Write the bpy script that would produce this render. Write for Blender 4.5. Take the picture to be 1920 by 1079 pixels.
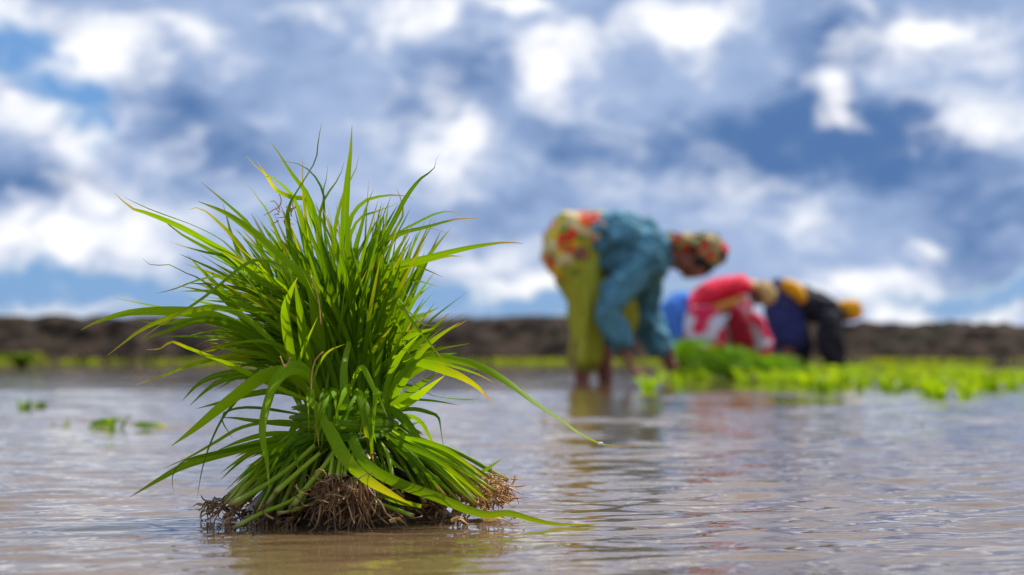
import bpy, math, random
import numpy as np
from mathutils import Vector, Matrix, noise as mnoise

R = math.radians
sc = bpy.context.scene
for o in list(bpy.data.objects):
    bpy.data.objects.remove(o)
COL = sc.collection

# ------------------------------------------------------------------ camera
CAM_H = 0.162
FPX = 3200.0                       # focal length in pixels of a 1920 wide frame
HORIZON = 664.0
PITCH = math.atan((HORIZON - 539.5) / FPX)
cam_d = bpy.data.cameras.new('camera')
cam_d.sensor_width = 36.0
cam_d.lens = FPX / 1920 * 36.0
cam_d.clip_start = 0.05
cam_d.clip_end = 8000
cam = bpy.data.objects.new('camera', cam_d)
cam.location = (0, 0, CAM_H)
cam.rotation_euler = (math.pi / 2 + PITCH, 0, 0)
cam_d.dof.use_dof = True
cam_d.dof.focus_distance = 1.65
cam_d.dof.aperture_fstop = 5.0
cam_d.dof.aperture_blades = 9
COL.objects.link(cam)
sc.camera = cam

_f = Vector((0, math.cos(PITCH), math.sin(PITCH)))
_u = Vector((0, -math.sin(PITCH), math.cos(PITCH)))


def pix(px, py, Y):
    """point at distance Y (world y) that stands at this place of the view"""
    d = _f + Vector((1, 0, 0)) * ((px - 960) / FPX) + _u * ((539.5 - py) / FPX)
    d = d * (Y / d.y)
    return Vector((d.x, d.y, d.z + CAM_H))


def on_water(px, py):
    d = _f + Vector((1, 0, 0)) * ((px - 960) / FPX) + _u * ((539.5 - py) / FPX)
    return Vector((0, 0, CAM_H)) + d * (-CAM_H / d.z)


# ------------------------------------------------------------------ sky and sun
SUN_EL, SUN_AZ = R(54), R(48)
W = bpy.data.worlds.new('World')
sc.world = W
W.use_nodes = True
NT = W.node_tree
NT.nodes.clear()


def nd(t, **kw):
    n = NT.nodes.new(t)
    for k, v in kw.items():
        setattr(n, k, v)
    return n


def lk(a, b):
    NT.links.new(a, b)


def wm(op, a, b=None, c=None, clamp=False):
    n = nd('ShaderNodeMath', operation=op, use_clamp=clamp)
    for i, v in enumerate((a, b, c)):
        if v is None:
            continue
        if isinstance(v, (int, float)):
            n.inputs[i].default_value = v
        else:
            lk(v, n.inputs[i])
    return n.outputs[0]


def wmix(fac, a, b):
    n = nd('ShaderNodeMix', data_type='RGBA')
    if isinstance(fac, (int, float)):
        n.inputs[0].default_value = fac
    else:
        lk(fac, n.inputs[0])
    for s, v in ((6, a), (7, b)):
        if isinstance(v, tuple):
            n.inputs[s].default_value = (*v, 1)
        else:
            lk(v, n.inputs[s])
    return n.outputs[2]


def smooth(v, a, b, lo=0.0, hi=1.0):
    n = nd('ShaderNodeMapRange', interpolation_type='SMOOTHSTEP')
    n.inputs[1].default_value = a
    n.inputs[2].default_value = b
    n.inputs[3].default_value = lo
    n.inputs[4].default_value = hi
    lk(v, n.inputs[0])
    return n.outputs[0]


tc = nd('ShaderNodeTexCoord')
DIR = tc.outputs['Generated']
sep = nd('ShaderNodeSeparateXYZ')
lk(DIR, sep.inputs[0])
az = wm('MULTIPLY', wm('ARCTAN2', sep.outputs[0], sep.outputs[1]), 10.0)
el = wm('MULTIPLY', wm('ARCSINE', sep.outputs[2]), 10.0)
comb = nd('ShaderNodeCombineXYZ')
lk(az, comb.inputs[0])
lk(el, comb.inputs[1])
# ragged edges: the cloud coordinates are bent by two octaves of turbulence
nz = nd('ShaderNodeTexNoise', noise_dimensions='3D')
nz.inputs['Scale'].default_value = 13.0
nz.inputs['Detail'].default_value = 5.0
nz.inputs['Roughness'].default_value = 0.55
lk(DIR, nz.inputs['Vector'])
vs = nd('ShaderNodeVectorMath', operation='SUBTRACT')
lk(nz.outputs['Color'], vs.inputs[0])
vs.inputs[1].default_value = (0.5, 0.5, 0.5)
va = nd('ShaderNodeVectorMath', operation='MULTIPLY_ADD')
lk(vs.outputs[0], va.inputs[0])
va.inputs[1].default_value = (0.95, 0.72, 0)
lk(comb.outputs[0], va.inputs[2])
SKYV = va.outputs[0]


def sky_uv(px, py):
    v = (_f + Vector((1, 0, 0)) * ((px - 960) / FPX) + _u * ((539.5 - py) / FPX)).normalized()
    return 10 * math.atan2(v.x, v.y), 10 * math.asin(v.z)


def patches(lst):
    """soft-edged cloud masses at fixed bearings and heights in the sky"""
    tot = None
    for (x, y, rx, ry, w) in lst:
        cx, cy = sky_uv(x, y)
        sx, sy = FPX / 10 / rx, FPX / 10 / ry
        m = nd('ShaderNodeVectorMath', operation='MULTIPLY_ADD')
        lk(SKYV, m.inputs[0])
        m.inputs[1].default_value = (sx, sy, 0)
        m.inputs[2].default_value = (-cx * sx, -cy * sy, 0)
        g = nd('ShaderNodeTexGradient', gradient_type='SPHERICAL')
        lk(m.outputs[0], g.inputs[0])
        tot = wm('MULTIPLY', g.outputs['Fac'], w) if tot is None else wm('MULTIPLY_ADD', g.outputs['Fac'], w, tot)
    return tot


WHITE = [(30, 15, 190, 70, .9), (250, 30, 230, 65, .75), (25, 185, 105, 75, 1.1), (85, 245, 110, 85, 1.1),
         (140, 325, 90, 95, 1.1), (90, 123, 85, 42, .8), (225, 115, 130, 70, 1.1), (190, 75, 80, 80, .8),
         (380, 52, 75, 55, .9), (490, 85, 100, 65, .6), (575, 10, 130, 45, .8), (742, 52, 100, 55, 1.2),
         (825, 48, 80, 38, .8), (870, 5, 200, 42, 1.0), (795, 232, 120, 105, 1.25), (890, 235, 85, 52, .9),
         (850, 310, 160, 80, .7), (205, 415, 220, 85, 1.15), (260, 485, 130, 55, 1.0), (45, 472, 160, 58, 1.2),
         (125, 487, 75, 45, .9), (900, 500, 220, 75, 1.2), (120, 578, 260, 26, .9), (280, 270, 140, 120, .5),
         (1046, 135, 80, 95, 1.3), (1118, 70, 85, 80, 1.3), (985, 8, 95, 45, 1.0), (1275, 20, 180, 85, 1.2),
         (1328, 85, 75, 100, 1.2), (1730, 50, 115, 48, 1.35), (1650, 5, 60, 32, 1.0), (1825, 95, 170, 95, .7),
         (1680, 115, 140, 85, .6), (1622, 218, 70, 45, 1.0), (1585, 180, 85, 80, .6), (1850, 235, 150, 80, .95),
         (1745, 447, 80, 32, 1.2), (1557, 405, 90, 75, .8), (1410, 365, 200, 75, .5), (1000, 545, 160, 34, 1.2),
         (1580, 535, 190, 52, 1.15), (1765, 515, 140, 55, .8), (1667, 594, 75, 36, 1.1), (1750, 590, 80, 40, 1.1),
         (1885, 585, 90, 36, 1.1)]
DARK = [(1480, 270, 330, 105, 1.25), (1570, 90, 170, 150, .9), (1120, 255, 220, 90, .7), (1710, 265, 170, 100, .8),
        (1880, 390, 260, 170, .7), (870, 140, 200, 95, .75), (350, 190, 200, 140, .6), (430, 300, 210, 110, .55),
        (55, 370, 170, 75, .75), (900, 400, 240, 90, .45), (1130, 350, 200, 80, .4)]
GAP = [(55, 85, 120, 75, 1.3), (130, 160, 90, 75, 1.3), (142, 272, 48, 75, 1.1), (150, 545, 420, 55, 1.1),
       (900, 580, 330, 50, 1.1), (1800, 555, 360, 45, .9), (1250, 575, 300, 55, .8)]
tw, td_, tg = patches(WHITE), patches(DARK), patches(GAP)
nb = nd('ShaderNodeTexNoise', noise_dimensions='3D')       # broad cloud masses all round the sky
mpv = nd('ShaderNodeVectorMath', operation='MULTIPLY')
mpv.inputs[1].default_value = (1, 1, 1.75)
lk(DIR, mpv.inputs[0])
lk(mpv.outputs[0], nb.inputs['Vector'])
nb.inputs['Scale'].default_value = 9.0
nb.inputs['Detail'].default_value = 7.0
nb.inputs['Roughness'].default_value = 0.6
N1 = wm('SUBTRACT', nb.outputs['Fac'], 0.5)
nf = nd('ShaderNodeTexNoise', noise_dimensions='3D')       # small breaks and billows
lk(mpv.outputs[0], nf.inputs['Vector'])
nf.inputs['Scale'].default_value = 34.0
nf.inputs['Detail'].default_value = 6.0
nf.inputs['Roughness'].default_value = 0.55
nf.inputs['Distortion'].default_value = 0.6
N2 = wm('SUBTRACT', nf.outputs['Fac'], 0.5)
NN = wm('MULTIPLY_ADD', N2, 1.35, wm('MULTIPLY', N1, 1.7))
# the same share of bright cloud goes on all round and overhead
rest = wm('MAXIMUM', smooth(el, 1.9, 2.9), smooth(wm('ABSOLUTE', az), 3.0, 4.2))
wsum = wm('ADD', wm('MULTIPLY_ADD', tw, 0.84, NN), wm('MULTIPLY', rest, 0.36))
wfac = smooth(wsum, 0.02, 1.22)
dsum = wm('MULTIPLY_ADD', NN, -0.75, td_)
dfac = smooth(dsum, -0.12, 0.98)
gfac = wm('MULTIPLY', smooth(wm('MULTIPLY_ADD', NN, -0.35, tg), 0.12, 0.62), wm('SUBTRACT', 1.0, wm('MULTIPLY', wfac, 0.9)))
sky = nd('ShaderNodeTexSky', sky_type='NISHITA')
sky.sun_disc = False
sky.sun_elevation = SUN_EL
sky.sun_rotation = SUN_AZ
sky.altitude = 300
sky.air_density = 1.0
sky.dust_density = 0.4
sky.ozone_density = 2.0
K = 1 / 0.1
cl = lambda r, g, b: (r * K, g * K, b * K)
c1 = wmix(dfac, cl(.345, .45, .67), cl(.085, .178, .39))
c2 = wmix(gfac, c1, sky.outputs[0])
c2 = wmix(wm('MULTIPLY', gfac, 0.8), c2, cl(.115, .30, .64))
c3 = wmix(wfac, c2, cl(.98, .98, 1.0))
bg = nd('ShaderNodeBackground')
bg.inputs['Strength'].default_value = 0.1
lk(c3, bg.inputs['Color'])
wo = nd('ShaderNodeOutputWorld')
lk(bg.outputs[0], wo.inputs[0])

sun_d = bpy.data.lights.new('sun', 'SUN')
sun_d.energy = 5.0
sun_d.angle = R(0.53)
sun_d.color = (1.0, 0.95, 0.86)
sun = bpy.data.objects.new('sun', sun_d)
sdir = Vector((math.sin(SUN_AZ) * math.cos(SUN_EL), math.cos(SUN_AZ) * math.cos(SUN_EL), math.sin(SUN_EL)))
sun.rotation_euler = sdir.to_track_quat('Z', 'Y').to_euler()
sun.location = sdir * 30
COL.objects.link(sun)

sc.view_settings.view_transform = 'Standard'
sc.view_settings.look = 'None'
sc.view_settings.exposure = 0.14
sc.view_settings.gamma = 1.0
sc.view_settings.use_curve_mapping = False
sc.render.engine = 'CYCLES'
sc.cycles.use_denoising = True
sc.cycles.max_bounces = 8
sc.cycles.transmission_bounces = 5
sc.cycles.diffuse_bounces = 4
sc.cycles.glossy_bounces = 4
sc.cycles.sample_clamp_indirect = 6.0
sc.cycles.sample_clamp_direct = 0.0
sc.cycles.caustics_reflective = False
sc.cycles.caustics_refractive = False

# ------------------------------------------------------------------ materials


class MatB:
    def __init__(self, name):
        self.m = bpy.data.materials.new(name)
        self.m.use_nodes = True
        self.nt = self.m.node_tree
        self.nt.nodes.clear()
        self.out = self.n('ShaderNodeOutputMaterial')

    def n(self, t, **kw):
        x = self.nt.nodes.new(t)
        for k, v in kw.items():
            setattr(x, k, v)
        return x

    def set(self, sock, v):
        if v is None:
            return
        if isinstance(v, bpy.types.NodeSocket):
            self.nt.links.new(v, sock)
        elif isinstance(v, tuple) and len(v) == 3 and sock.type == 'RGBA':
            sock.default_value = (*v, 1)
        else:
            sock.default_value = v

    def math(self, op, a, b=None, c=None, clamp=False):
        x = self.n('ShaderNodeMath', operation=op, use_clamp=clamp)
        for i, v in enumerate((a, b, c)):
            self.set(x.inputs[i], v)
        return x.outputs[0]

    def mix(self, f, a, b, blend='MIX'):
        x = self.n('ShaderNodeMix', data_type='RGBA', blend_type=blend)
        self.set(x.inputs[0], f)
        self.set(x.inputs[6], a)
        self.set(x.inputs[7], b)
        return x.outputs[2]

    def rng(self, v, a, b, lo=0.0, hi=1.0, t='SMOOTHSTEP'):
        x = self.n('ShaderNodeMapRange', interpolation_type=t)
        self.set(x.inputs[0], v)
        for i, q in enumerate((a, b, lo, hi)):
            self.set(x.inputs[i + 1], q)
        return x.outputs[0]

    def noise(self, vec, scale, detail=3.0, rough=.5, col=False):
        x = self.n('ShaderNodeTexNoise')
        if vec is not None:
            self.set(x.inputs['Vector'], vec)
        x.inputs['Scale'].default_value = scale
        x.inputs['Detail'].default_value = detail
        x.inputs['Roughness'].default_value = rough
        return x.outputs['Color' if col else 'Fac']

    def bump(self, h, strength, dist, normal=None):
        x = self.n('ShaderNodeBump')
        x.inputs['Strength'].default_value = strength
        x.inputs['Distance'].default_value = dist
        self.set(x.inputs['Height'], h)
        self.set(x.inputs['Normal'], normal)
        return x.outputs[0]

    def pbsdf(self, color, rough=.5, normal=None, ior=1.45, spec=.5):
        p = self.n('ShaderNodeBsdfPrincipled')
        self.set(p.inputs['Base Color'], color)
        self.set(p.inputs['Roughness'], rough)
        self.set(p.inputs['IOR'], ior)
        self.set(p.inputs['Specular IOR Level'], spec)
        self.set(p.inputs['Normal'], normal)
        return p.outputs[0]

    def done(self, shader):
        self.nt.links.new(shader, self.out.inputs[0])
        return self.m


def leaf_material(name, dark, light, pale, transl=.42, rough=.42):
    b = MatB(name)
    at = b.n('ShaderNodeAttribute', attribute_name='tint')
    s = b.n('ShaderNodeSeparateColor')
    b.set(s.inputs[0], at.outputs['Color'])
    tint, yel, dry = s.outputs[0], s.outputs[1], s.outputs[2]
    uv = b.n('ShaderNodeUVMap', uv_map='uv').outputs[0]
    sp = b.n('ShaderNodeSeparateXYZ')
    b.set(sp.inputs[0], uv)
    u, v = sp.outputs[0], sp.outputs[1]
    mp = b.n('ShaderNodeVectorMath', operation='MULTIPLY')
    b.set(mp.inputs[0], uv)
    mp.inputs[1].default_value = (22, 2.2, 1)
    veins = b.noise(mp.outputs[0], 1.0, 2.0)
    mot = b.noise(b.n('ShaderNodeTexCoord').outputs['Object'], 60, 3.0)
    c = b.mix(tint, dark, light)
    c = b.mix(b.math('MULTIPLY', b.rng(veins, .35, .7), .35), c, light)
    c = b.mix(b.rng(v, .22, .0, 0, .55), c, pale)
    mid = b.rng(b.math('ABSOLUTE', b.math('SUBTRACT', u, .5)), .07, .0, 0, .35)
    c = b.mix(mid, c, pale)
    c = b.mix(b.math('MULTIPLY', yel, b.rng(b.math('MULTIPLY_ADD', mot, .5, v), .68, 1.2)), c, (.50, .47, .012))
    c = b.mix(b.math('MULTIPLY', dry, b.rng(b.math('MULTIPLY_ADD', mot, .14, v), .92, 1.02)), c, (.45, .27, .07))
    spots = b.noise(b.n('ShaderNodeTexCoord').outputs['Object'], 420, 1.0)
    c = b.mix(b.rng(spots, .70, .78, 0, .35), c, (.30, .22, .05))
    h = b.math('MULTIPLY_ADD', mot, .4, veins)
    nrm = b.bump(h, .25, .0006)
    p = b.pbsdf(c, rough, nrm, 1.4, .16)
    tr = b.n('ShaderNodeBsdfTranslucent')
    b.set(tr.inputs['Color'], b.mix(1.0, c, (1.75, 1.5, .5), 'MULTIPLY'))
    mx = b.n('ShaderNodeMixShader')
    mx.inputs[0].default_value = transl
    b.nt.links.new(p, mx.inputs[1])
    b.nt.links.new(tr.outputs[0], mx.inputs[2])
    return b.done(mx.outputs[0])


M = {}
M['leaf'] = leaf_material('rice_leaf', (.034, .112, .002), (.225, .415, .005), (.28, .41, .025), .46, .5)
M['field_leaf'] = leaf_material('young_rice_leaf', (.07, .21, .004), (.28, .48, .010), (.30, .42, .03), .5)
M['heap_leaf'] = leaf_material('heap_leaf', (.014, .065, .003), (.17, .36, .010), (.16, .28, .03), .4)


def stem_material():
    b = MatB('rice_stem')
    at = b.n('ShaderNodeAttribute', attribute_name='tint')
    s = b.n('ShaderNodeSeparateColor')
    b.set(s.inputs[0], at.outputs['Color'])
    uv = b.n('ShaderNodeUVMap', uv_map='uv').outputs[0]
    sp = b.n('ShaderNodeSeparateXYZ')
    b.set(sp.inputs[0], uv)
    mp = b.n('ShaderNodeVectorMath', operation='MULTIPLY')
    b.set(mp.inputs[0], uv)
    mp.inputs[1].default_value = (14, 2, 1)
    st = b.noise(mp.outputs[0], 1.0, 3.0)
    c = b.mix(s.outputs[0], (.10, .20, .008), (.27, .40, .018))
    c = b.mix(b.rng(sp.outputs[1], .75, 1.0, 0, .75), c, (.42, .44, .14))
    c = b.mix(b.rng(st, .55, .75, 0, .5), c, (.13, .2, .02))
    c = b.mix(b.rng(b.math('MULTIPLY_ADD', st, .2, sp.outputs[1]), 1.0, 1.12, 0, .85), c, (.22, .11, .04))
    p = b.pbsdf(c, .45, b.bump(st, .3, .0006), 1.4, .2)
    return b.done(p)


M['stem'] = stem_material()


def root_material(name, a, c2):
    b = MatB(name)
    co = b.n('ShaderNodeTexCoord').outputs['Object']
    c = b.mix(b.rng(b.noise(co, 70, 4), .35, .68), a, c2)
    p = b.pbsdf(c, .36, b.bump(b.noise(co, 900, 2), .4, .0005), 1.4, .45)
    return b.done(p)


M['root_dark'] = root_material('wet_root', (.085, .045, .020), (.40, .23, .10))
M['root_tan'] = root_material('dry_root', (.30, .13, .035), (.62, .36, .13))
M['mud'] = root_material('mud_clod', (.030, .016, .008), (.085, .045, .022))


def water_material():
    b = MatB('muddy_water')
    g = b.n('ShaderNodeNewGeometry').outputs['Position']
    n1 = b.noise(g, 26.0, 2.5, .5)
    n2 = b.noise(g, 9.0, 2.0, .5)
    n3 = b.noise(g, 1.3, 2.0)
    h = b.math('MULTIPLY_ADD', n2, 1.6, n1)
    # wind patches: the small ripples are stronger in some areas than in others
    h = b.math('MULTIPLY', h, b.rng(n3, .38, .62, .35, 1.3))
    nrm = b.bump(h, 1.0, .0013)
    silt = b.noise(g, 3.0, 4.0)
    c = b.mix(b.rng(silt, .35, .7), (.150, .094, .043), (.195, .126, .060))
    p = b.pbsdf(c, .02, nrm, 1.42, .5)
    return b.done(p)


M['water'] = water_material()


def earth_material(name, a, c2, c3, scale):
    b = MatB(name)
    co = b.n('ShaderNodeNewGeometry').outputs['Position']
    n = b.noise(co, scale, 6, .6)
    n2 = b.noise(co, scale * .35, 3)
    c = b.mix(b.rng(n, .38, .62), a, c2)
    c = b.mix(b.rng(n2, .5, .68, 0, .8), c, c3)
    return b.done(b.pbsdf(c, .95, b.bump(n, .6, .08), 1.3, .2))


M['earth'] = earth_material('bank_earth', (.010, .008, .006), (.056, .038, .027), (.030, .028, .016), 2.2)
M['ground'] = earth_material('field_mud', (.08, .055, .04), (.14, .10, .07), (.1, .09, .05), .5)
M['hill'] = earth_material('hazy_forest_hill', (.028, .052, .085), (.045, .075, .115), (.04, .06, .09), .02)  # forest green shifted to blue: distance haze put into the base colour


def plain(name, col, var=.25, rough=.85, scale=30):
    b = MatB(name)
    co = b.n('ShaderNodeTexCoord').outputs['Object']
    n = b.noise(co, scale, 4)
    dk = tuple(x * (1 - var) for x in col)
    lt = tuple(min(1, x * (1 + var)) for x in col)
    weave = b.noise(co, 500, 1)
    return b.done(b.pbsdf(b.mix(b.rng(n, .3, .7), dk, lt), rough, b.bump(weave, .3, .002), 1.45, .25))


def floral(name, ground, cols, scale):
    """printed cotton: patches of several colours on a ground colour"""
    b = MatB(name)
    co = b.n('ShaderNodeTexCoord').outputs['Object']
    off = b.n('ShaderNodeVectorMath', operation='MULTIPLY_ADD')
    b.set(off.inputs[0], b.noise(co, 20, 2, col=True))
    off.inputs[1].default_value = (.06, .06, .06)
    b.set(off.inputs[2], co)
    c = ground
    for i, (k, s, th) in enumerate(cols):
        v = b.n('ShaderNodeTexVoronoi')
        v.inputs['Scale'].default_value = scale * s
        sh = b.n('ShaderNodeVectorMath', operation='ADD')
        b.set(sh.inputs[0], off.outputs[0])
        sh.inputs[1].default_value = (i * 3.7, i * 1.9, i * 5.3)
        b.set(v.inputs['Vector'], sh.outputs[0])
        c = b.mix(b.rng(v.outputs['Distance'], th, th - .08), c, k)
    return b.done(b.pbsdf(c, .85, b.bump(b.noise(co, 400, 1), .3, .002), 1.45, .2))


M['skin'] = plain('skin_brown', (.25, .095, .062), .2, .5, 40)
M['hair'] = plain('hair_black', (.012, .010, .010), .2, .5, 90)
M['eye'] = plain('eye_dark', (.02, .015, .012), .1, .2, 90)
M['teal'] = plain('teal_cotton', (.075, .21, .285), .38, .85, 14)
M['lime'] = floral('lime_skirt', (.36, .37, .035), [((.16, .20, .02), .8, .30), ((.40, .20, .03), 1.3, .16)], 9)
M['hip_print'] = floral('hip_cloth', (.60, .50, .24), [((.62, .045, .02), .5, .55), ((.72, .55, .03), .75, .40), ((.20, .28, .03), .8, .34)], 11)
M['scarf_print'] = floral('head_cloth', (.36, .27, .12), [((.02, .028, .02), .7, .48), ((.62, .03, .03), .8, .42), ((.55, .55, .20), 1.0, .3)], 15)
M['red'] = plain('red_cotton', (.75, .022, .055), .2, .85, 14)
M['orange'] = plain('orange_cotton', (.62, .26, .06), .2, .85, 14)
M['white_print'] = floral('white_red_print', (.60, .62, .72), [((.66, .03, .09), .8, .56)], 8)
M['crimson'] = plain('crimson_cotton', (.26, .008, .018), .25, .85, 14)
M['pale_blue'] = plain('pale_blue_cotton', (.42, .50, .64), .2, .85, 14)
M['blue'] = plain('blue_cotton', (.06, .20, .62), .2, .85, 14)
M['tan'] = floral('tan_head_cloth', (.58, .40, .16), [((.42, .22, .07), 1.0, .35)], 12)
M['navy'] = plain('navy_cotton', (.030, .035, .13), .3, .85, 14)
M['black'] = plain('black_cotton', (.018, .018, .026), .3, .85, 14)
M['amber'] = plain('amber_cotton', (.72, .34, .012), .3, .85, 20)
M['red_floral'] = None


def droplet_material():
    b = MatB('water_droplet')
    g = b.n('ShaderNodeBsdfGlass')
    g.inputs['IOR'].default_value = 1.333
    g.inputs['Roughness'].default_value = .02
    return b.done(g.outputs[0])


M['drop'] = droplet_material()

# ------------------------------------------------------------------ helpers


def set_parent(o, parent):
    """meshes hold scene coordinates: undo the offset of the thing's Empty"""
    o.parent = parent
    root = parent
    while root.parent is not None:
        root = root.parent
    if root is parent:
        o.matrix_parent_inverse = Matrix.Translation(-root.location)


def link_mesh(name, verts, faces, mat, parent=None, uv=None, tint=None, smooth=True):
    me = bpy.data.meshes.new(name)
    me.from_pydata([tuple(v) for v in verts], [], faces)
    if uv is not None:
        l = me.uv_layers.new(name='uv')
        idx = np.empty(len(me.loops), dtype=np.int32)
        me.loops.foreach_get('vertex_index', idx)
        l.data.foreach_set('uv', np.asarray(uv, dtype=np.float32)[idx].ravel())
    if tint is not None:
        a = me.color_attributes.new('tint', 'FLOAT_COLOR', 'POINT')
        t = np.asarray(tint, dtype=np.float32)
        if t.ndim == 1:
            t = np.tile(t, (len(verts), 1))
        a.data.foreach_set('color', np.hstack([t, np.ones((len(t), 1), dtype=np.float32)]).ravel())
    if smooth:
        me.polygons.foreach_set('use_smooth', [True] * len(me.polygons))
    me.materials.append(mat)
    o = bpy.data.objects.new(name, me)
    COL.objects.link(o)
    if parent is not None:
        set_parent(o, parent)
    return o


def tag(o, label=None, cat=None, group=None, kind=None):
    for k, v in (('label', label), ('category', cat), ('group', group), ('kind', kind)):
        if v:
            o[k] = v
    return o


def empty(name, loc):
    o = bpy.data.objects.new(name, None)
    o.location = loc
    o.empty_display_size = .1
    COL.objects.link(o)
    bpy.context.view_layer.update()
    return o


def catmull(P, n):
    P = [np.array(p, dtype=float) for p in P]
    if len(P) == 2:
        return np.array([P[0] + (P[1] - P[0]) * t for t in np.linspace(0, 1, n)])
    d = [0]
    for a, b in zip(P[:-1], P[1:]):
        d.append(d[-1] + max(1e-6, np.linalg.norm(b - a)))
    Q = [2 * P[0] - P[1]] + P + [2 * P[-1] - P[-2]]
    out = []
    for t in np.linspace(0, d[-1], n):
        i = min(len(P) - 2, max(0, int(np.searchsorted(d, t, side='right') - 1)))
        f = (t - d[i]) / (d[i + 1] - d[i])
        p0, p1, p2, p3 = Q[i], Q[i + 1], Q[i + 2], Q[i + 3]
        out.append(.5 * ((2 * p1) + (-p0 + p2) * f + (2 * p0 - 5 * p1 + 4 * p2 - p3) * f * f + (-p0 + 3 * p1 - 3 * p2 + p3) * f ** 3))
    return np.array(out)


def cross(a, b):
    return np.array((a[1] * b[2] - a[2] * b[1], a[2] * b[0] - a[0] * b[2], a[0] * b[1] - a[1] * b[0]))


def unit(v):
    n = np.linalg.norm(v)
    return v / n if n > 1e-9 else v


def blade(pts, width, n=14, roll=0.0, twist=0.0, wob=0.0, fold=.25, blunt=.0, base_w=.45, ph=0.0):
    """a grass blade along pts (base to tip): a folded strip that narrows to a point"""
    C = catmull(pts, n + 1)
    T = np.gradient(C, axis=0)
    V, UV = [], []
    for i in range(n + 1):
        s = i / n
        t = unit(T[i])
        view = unit(C[i] - np.array((0, 0, CAM_H)))
        side = unit(cross(t, view))
        nor = cross(side, t)
        a = roll + twist * s + wob * math.sin(ph + 9 * s)
        sd = side * math.cos(a) + nor * math.sin(a)
        nn = cross(sd, t)
        w = width * .5 * (base_w + (1 - base_w) * min(1, s / .3) ** .8) * (max(0.0, 1 - max(0, (s - .42) / .58) ** 1.7) ** .9 if not blunt else max(0.05, 1 - (max(0, s - .8) / .2) ** 2))
        w = max(w, width * .02)
        V += [C[i] - sd * w + nn * w * fold, C[i] - nn * 0, C[i] + sd * w + nn * w * fold]
        UV += [(0, s), (.5, s), (1, s)]
    F = []
    for i in range(n):
        k = i * 3
        F += [(k, k + 1, k + 4, k + 3), (k + 1, k + 2, k + 5, k + 4)]
    return V, F, UV


def tube(pts, radii, n=12, k=6, ell=None, cap=True):
    """swept tube; radii per control point (number or (across, other) pair)"""
    C = catmull(pts, n + 1)
    m = len(pts)
    rr = [(r, r) if not isinstance(r, (tuple, list)) else r for r in radii]
    d = [0]
    for a, b in zip(pts[:-1], pts[1:]):
        d.append(d[-1] + np.linalg.norm(np.array(b) - np.array(a)))
    ts = np.linspace(0, d[-1], n + 1)
    ra = np.interp(ts, d, [r[0] for r in rr])
    rb = np.interp(ts, d, [r[1] for r in rr])
    T = np.gradient(C, axis=0)
    ref = np.array((0, 1.0, 0)) if ell is None else np.array(ell, dtype=float)
    V, UV = [], []
    for i in range(n + 1):
        t = unit(T[i])
        a = ref - t * np.dot(ref, t)
        if np.linalg.norm(a) < .15:
            r2 = np.array((1.0, 0, 0.3))
            a = r2 - t * np.dot(r2, t)
        a = unit(a)
        b = cross(t, a)
        for j in range(k):
            q = 2 * math.pi * j / k
            V.append(C[i] + a * ra[i] * math.cos(q) + b * rb[i] * math.sin(q))
            UV.append((j / k, i / n))
    F = []
    for i in range(n):
        for j in range(k):
            F.append((i * k + j, i * k + (j + 1) % k, (i + 1) * k + (j + 1) % k, (i + 1) * k + j))
    if cap:
        F.append(tuple(range(k))[::-1])
        F.append(tuple(n * k + j for j in range(k)))
    return V, F, UV


class Join:
    def __init__(self):
        self.V, self.F, self.UV, self.T = [], [], [], []

    def add(self, g, tint=(0, 0, 0)):
        b = len(self.V)
        self.V += list(g[0])
        self.F += [tuple(i + b for i in f) for f in g[1]]
        self.UV += list(g[2])
        self.T += [tint] * len(g[0])

    def link(self, name, mat, parent=None):
        return link_mesh(name, self.V, self.F, mat, parent, self.UV, np.array(self.T))


# ------------------------------------------------------------------ the setting
BANK_Y = 32.0


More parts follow.
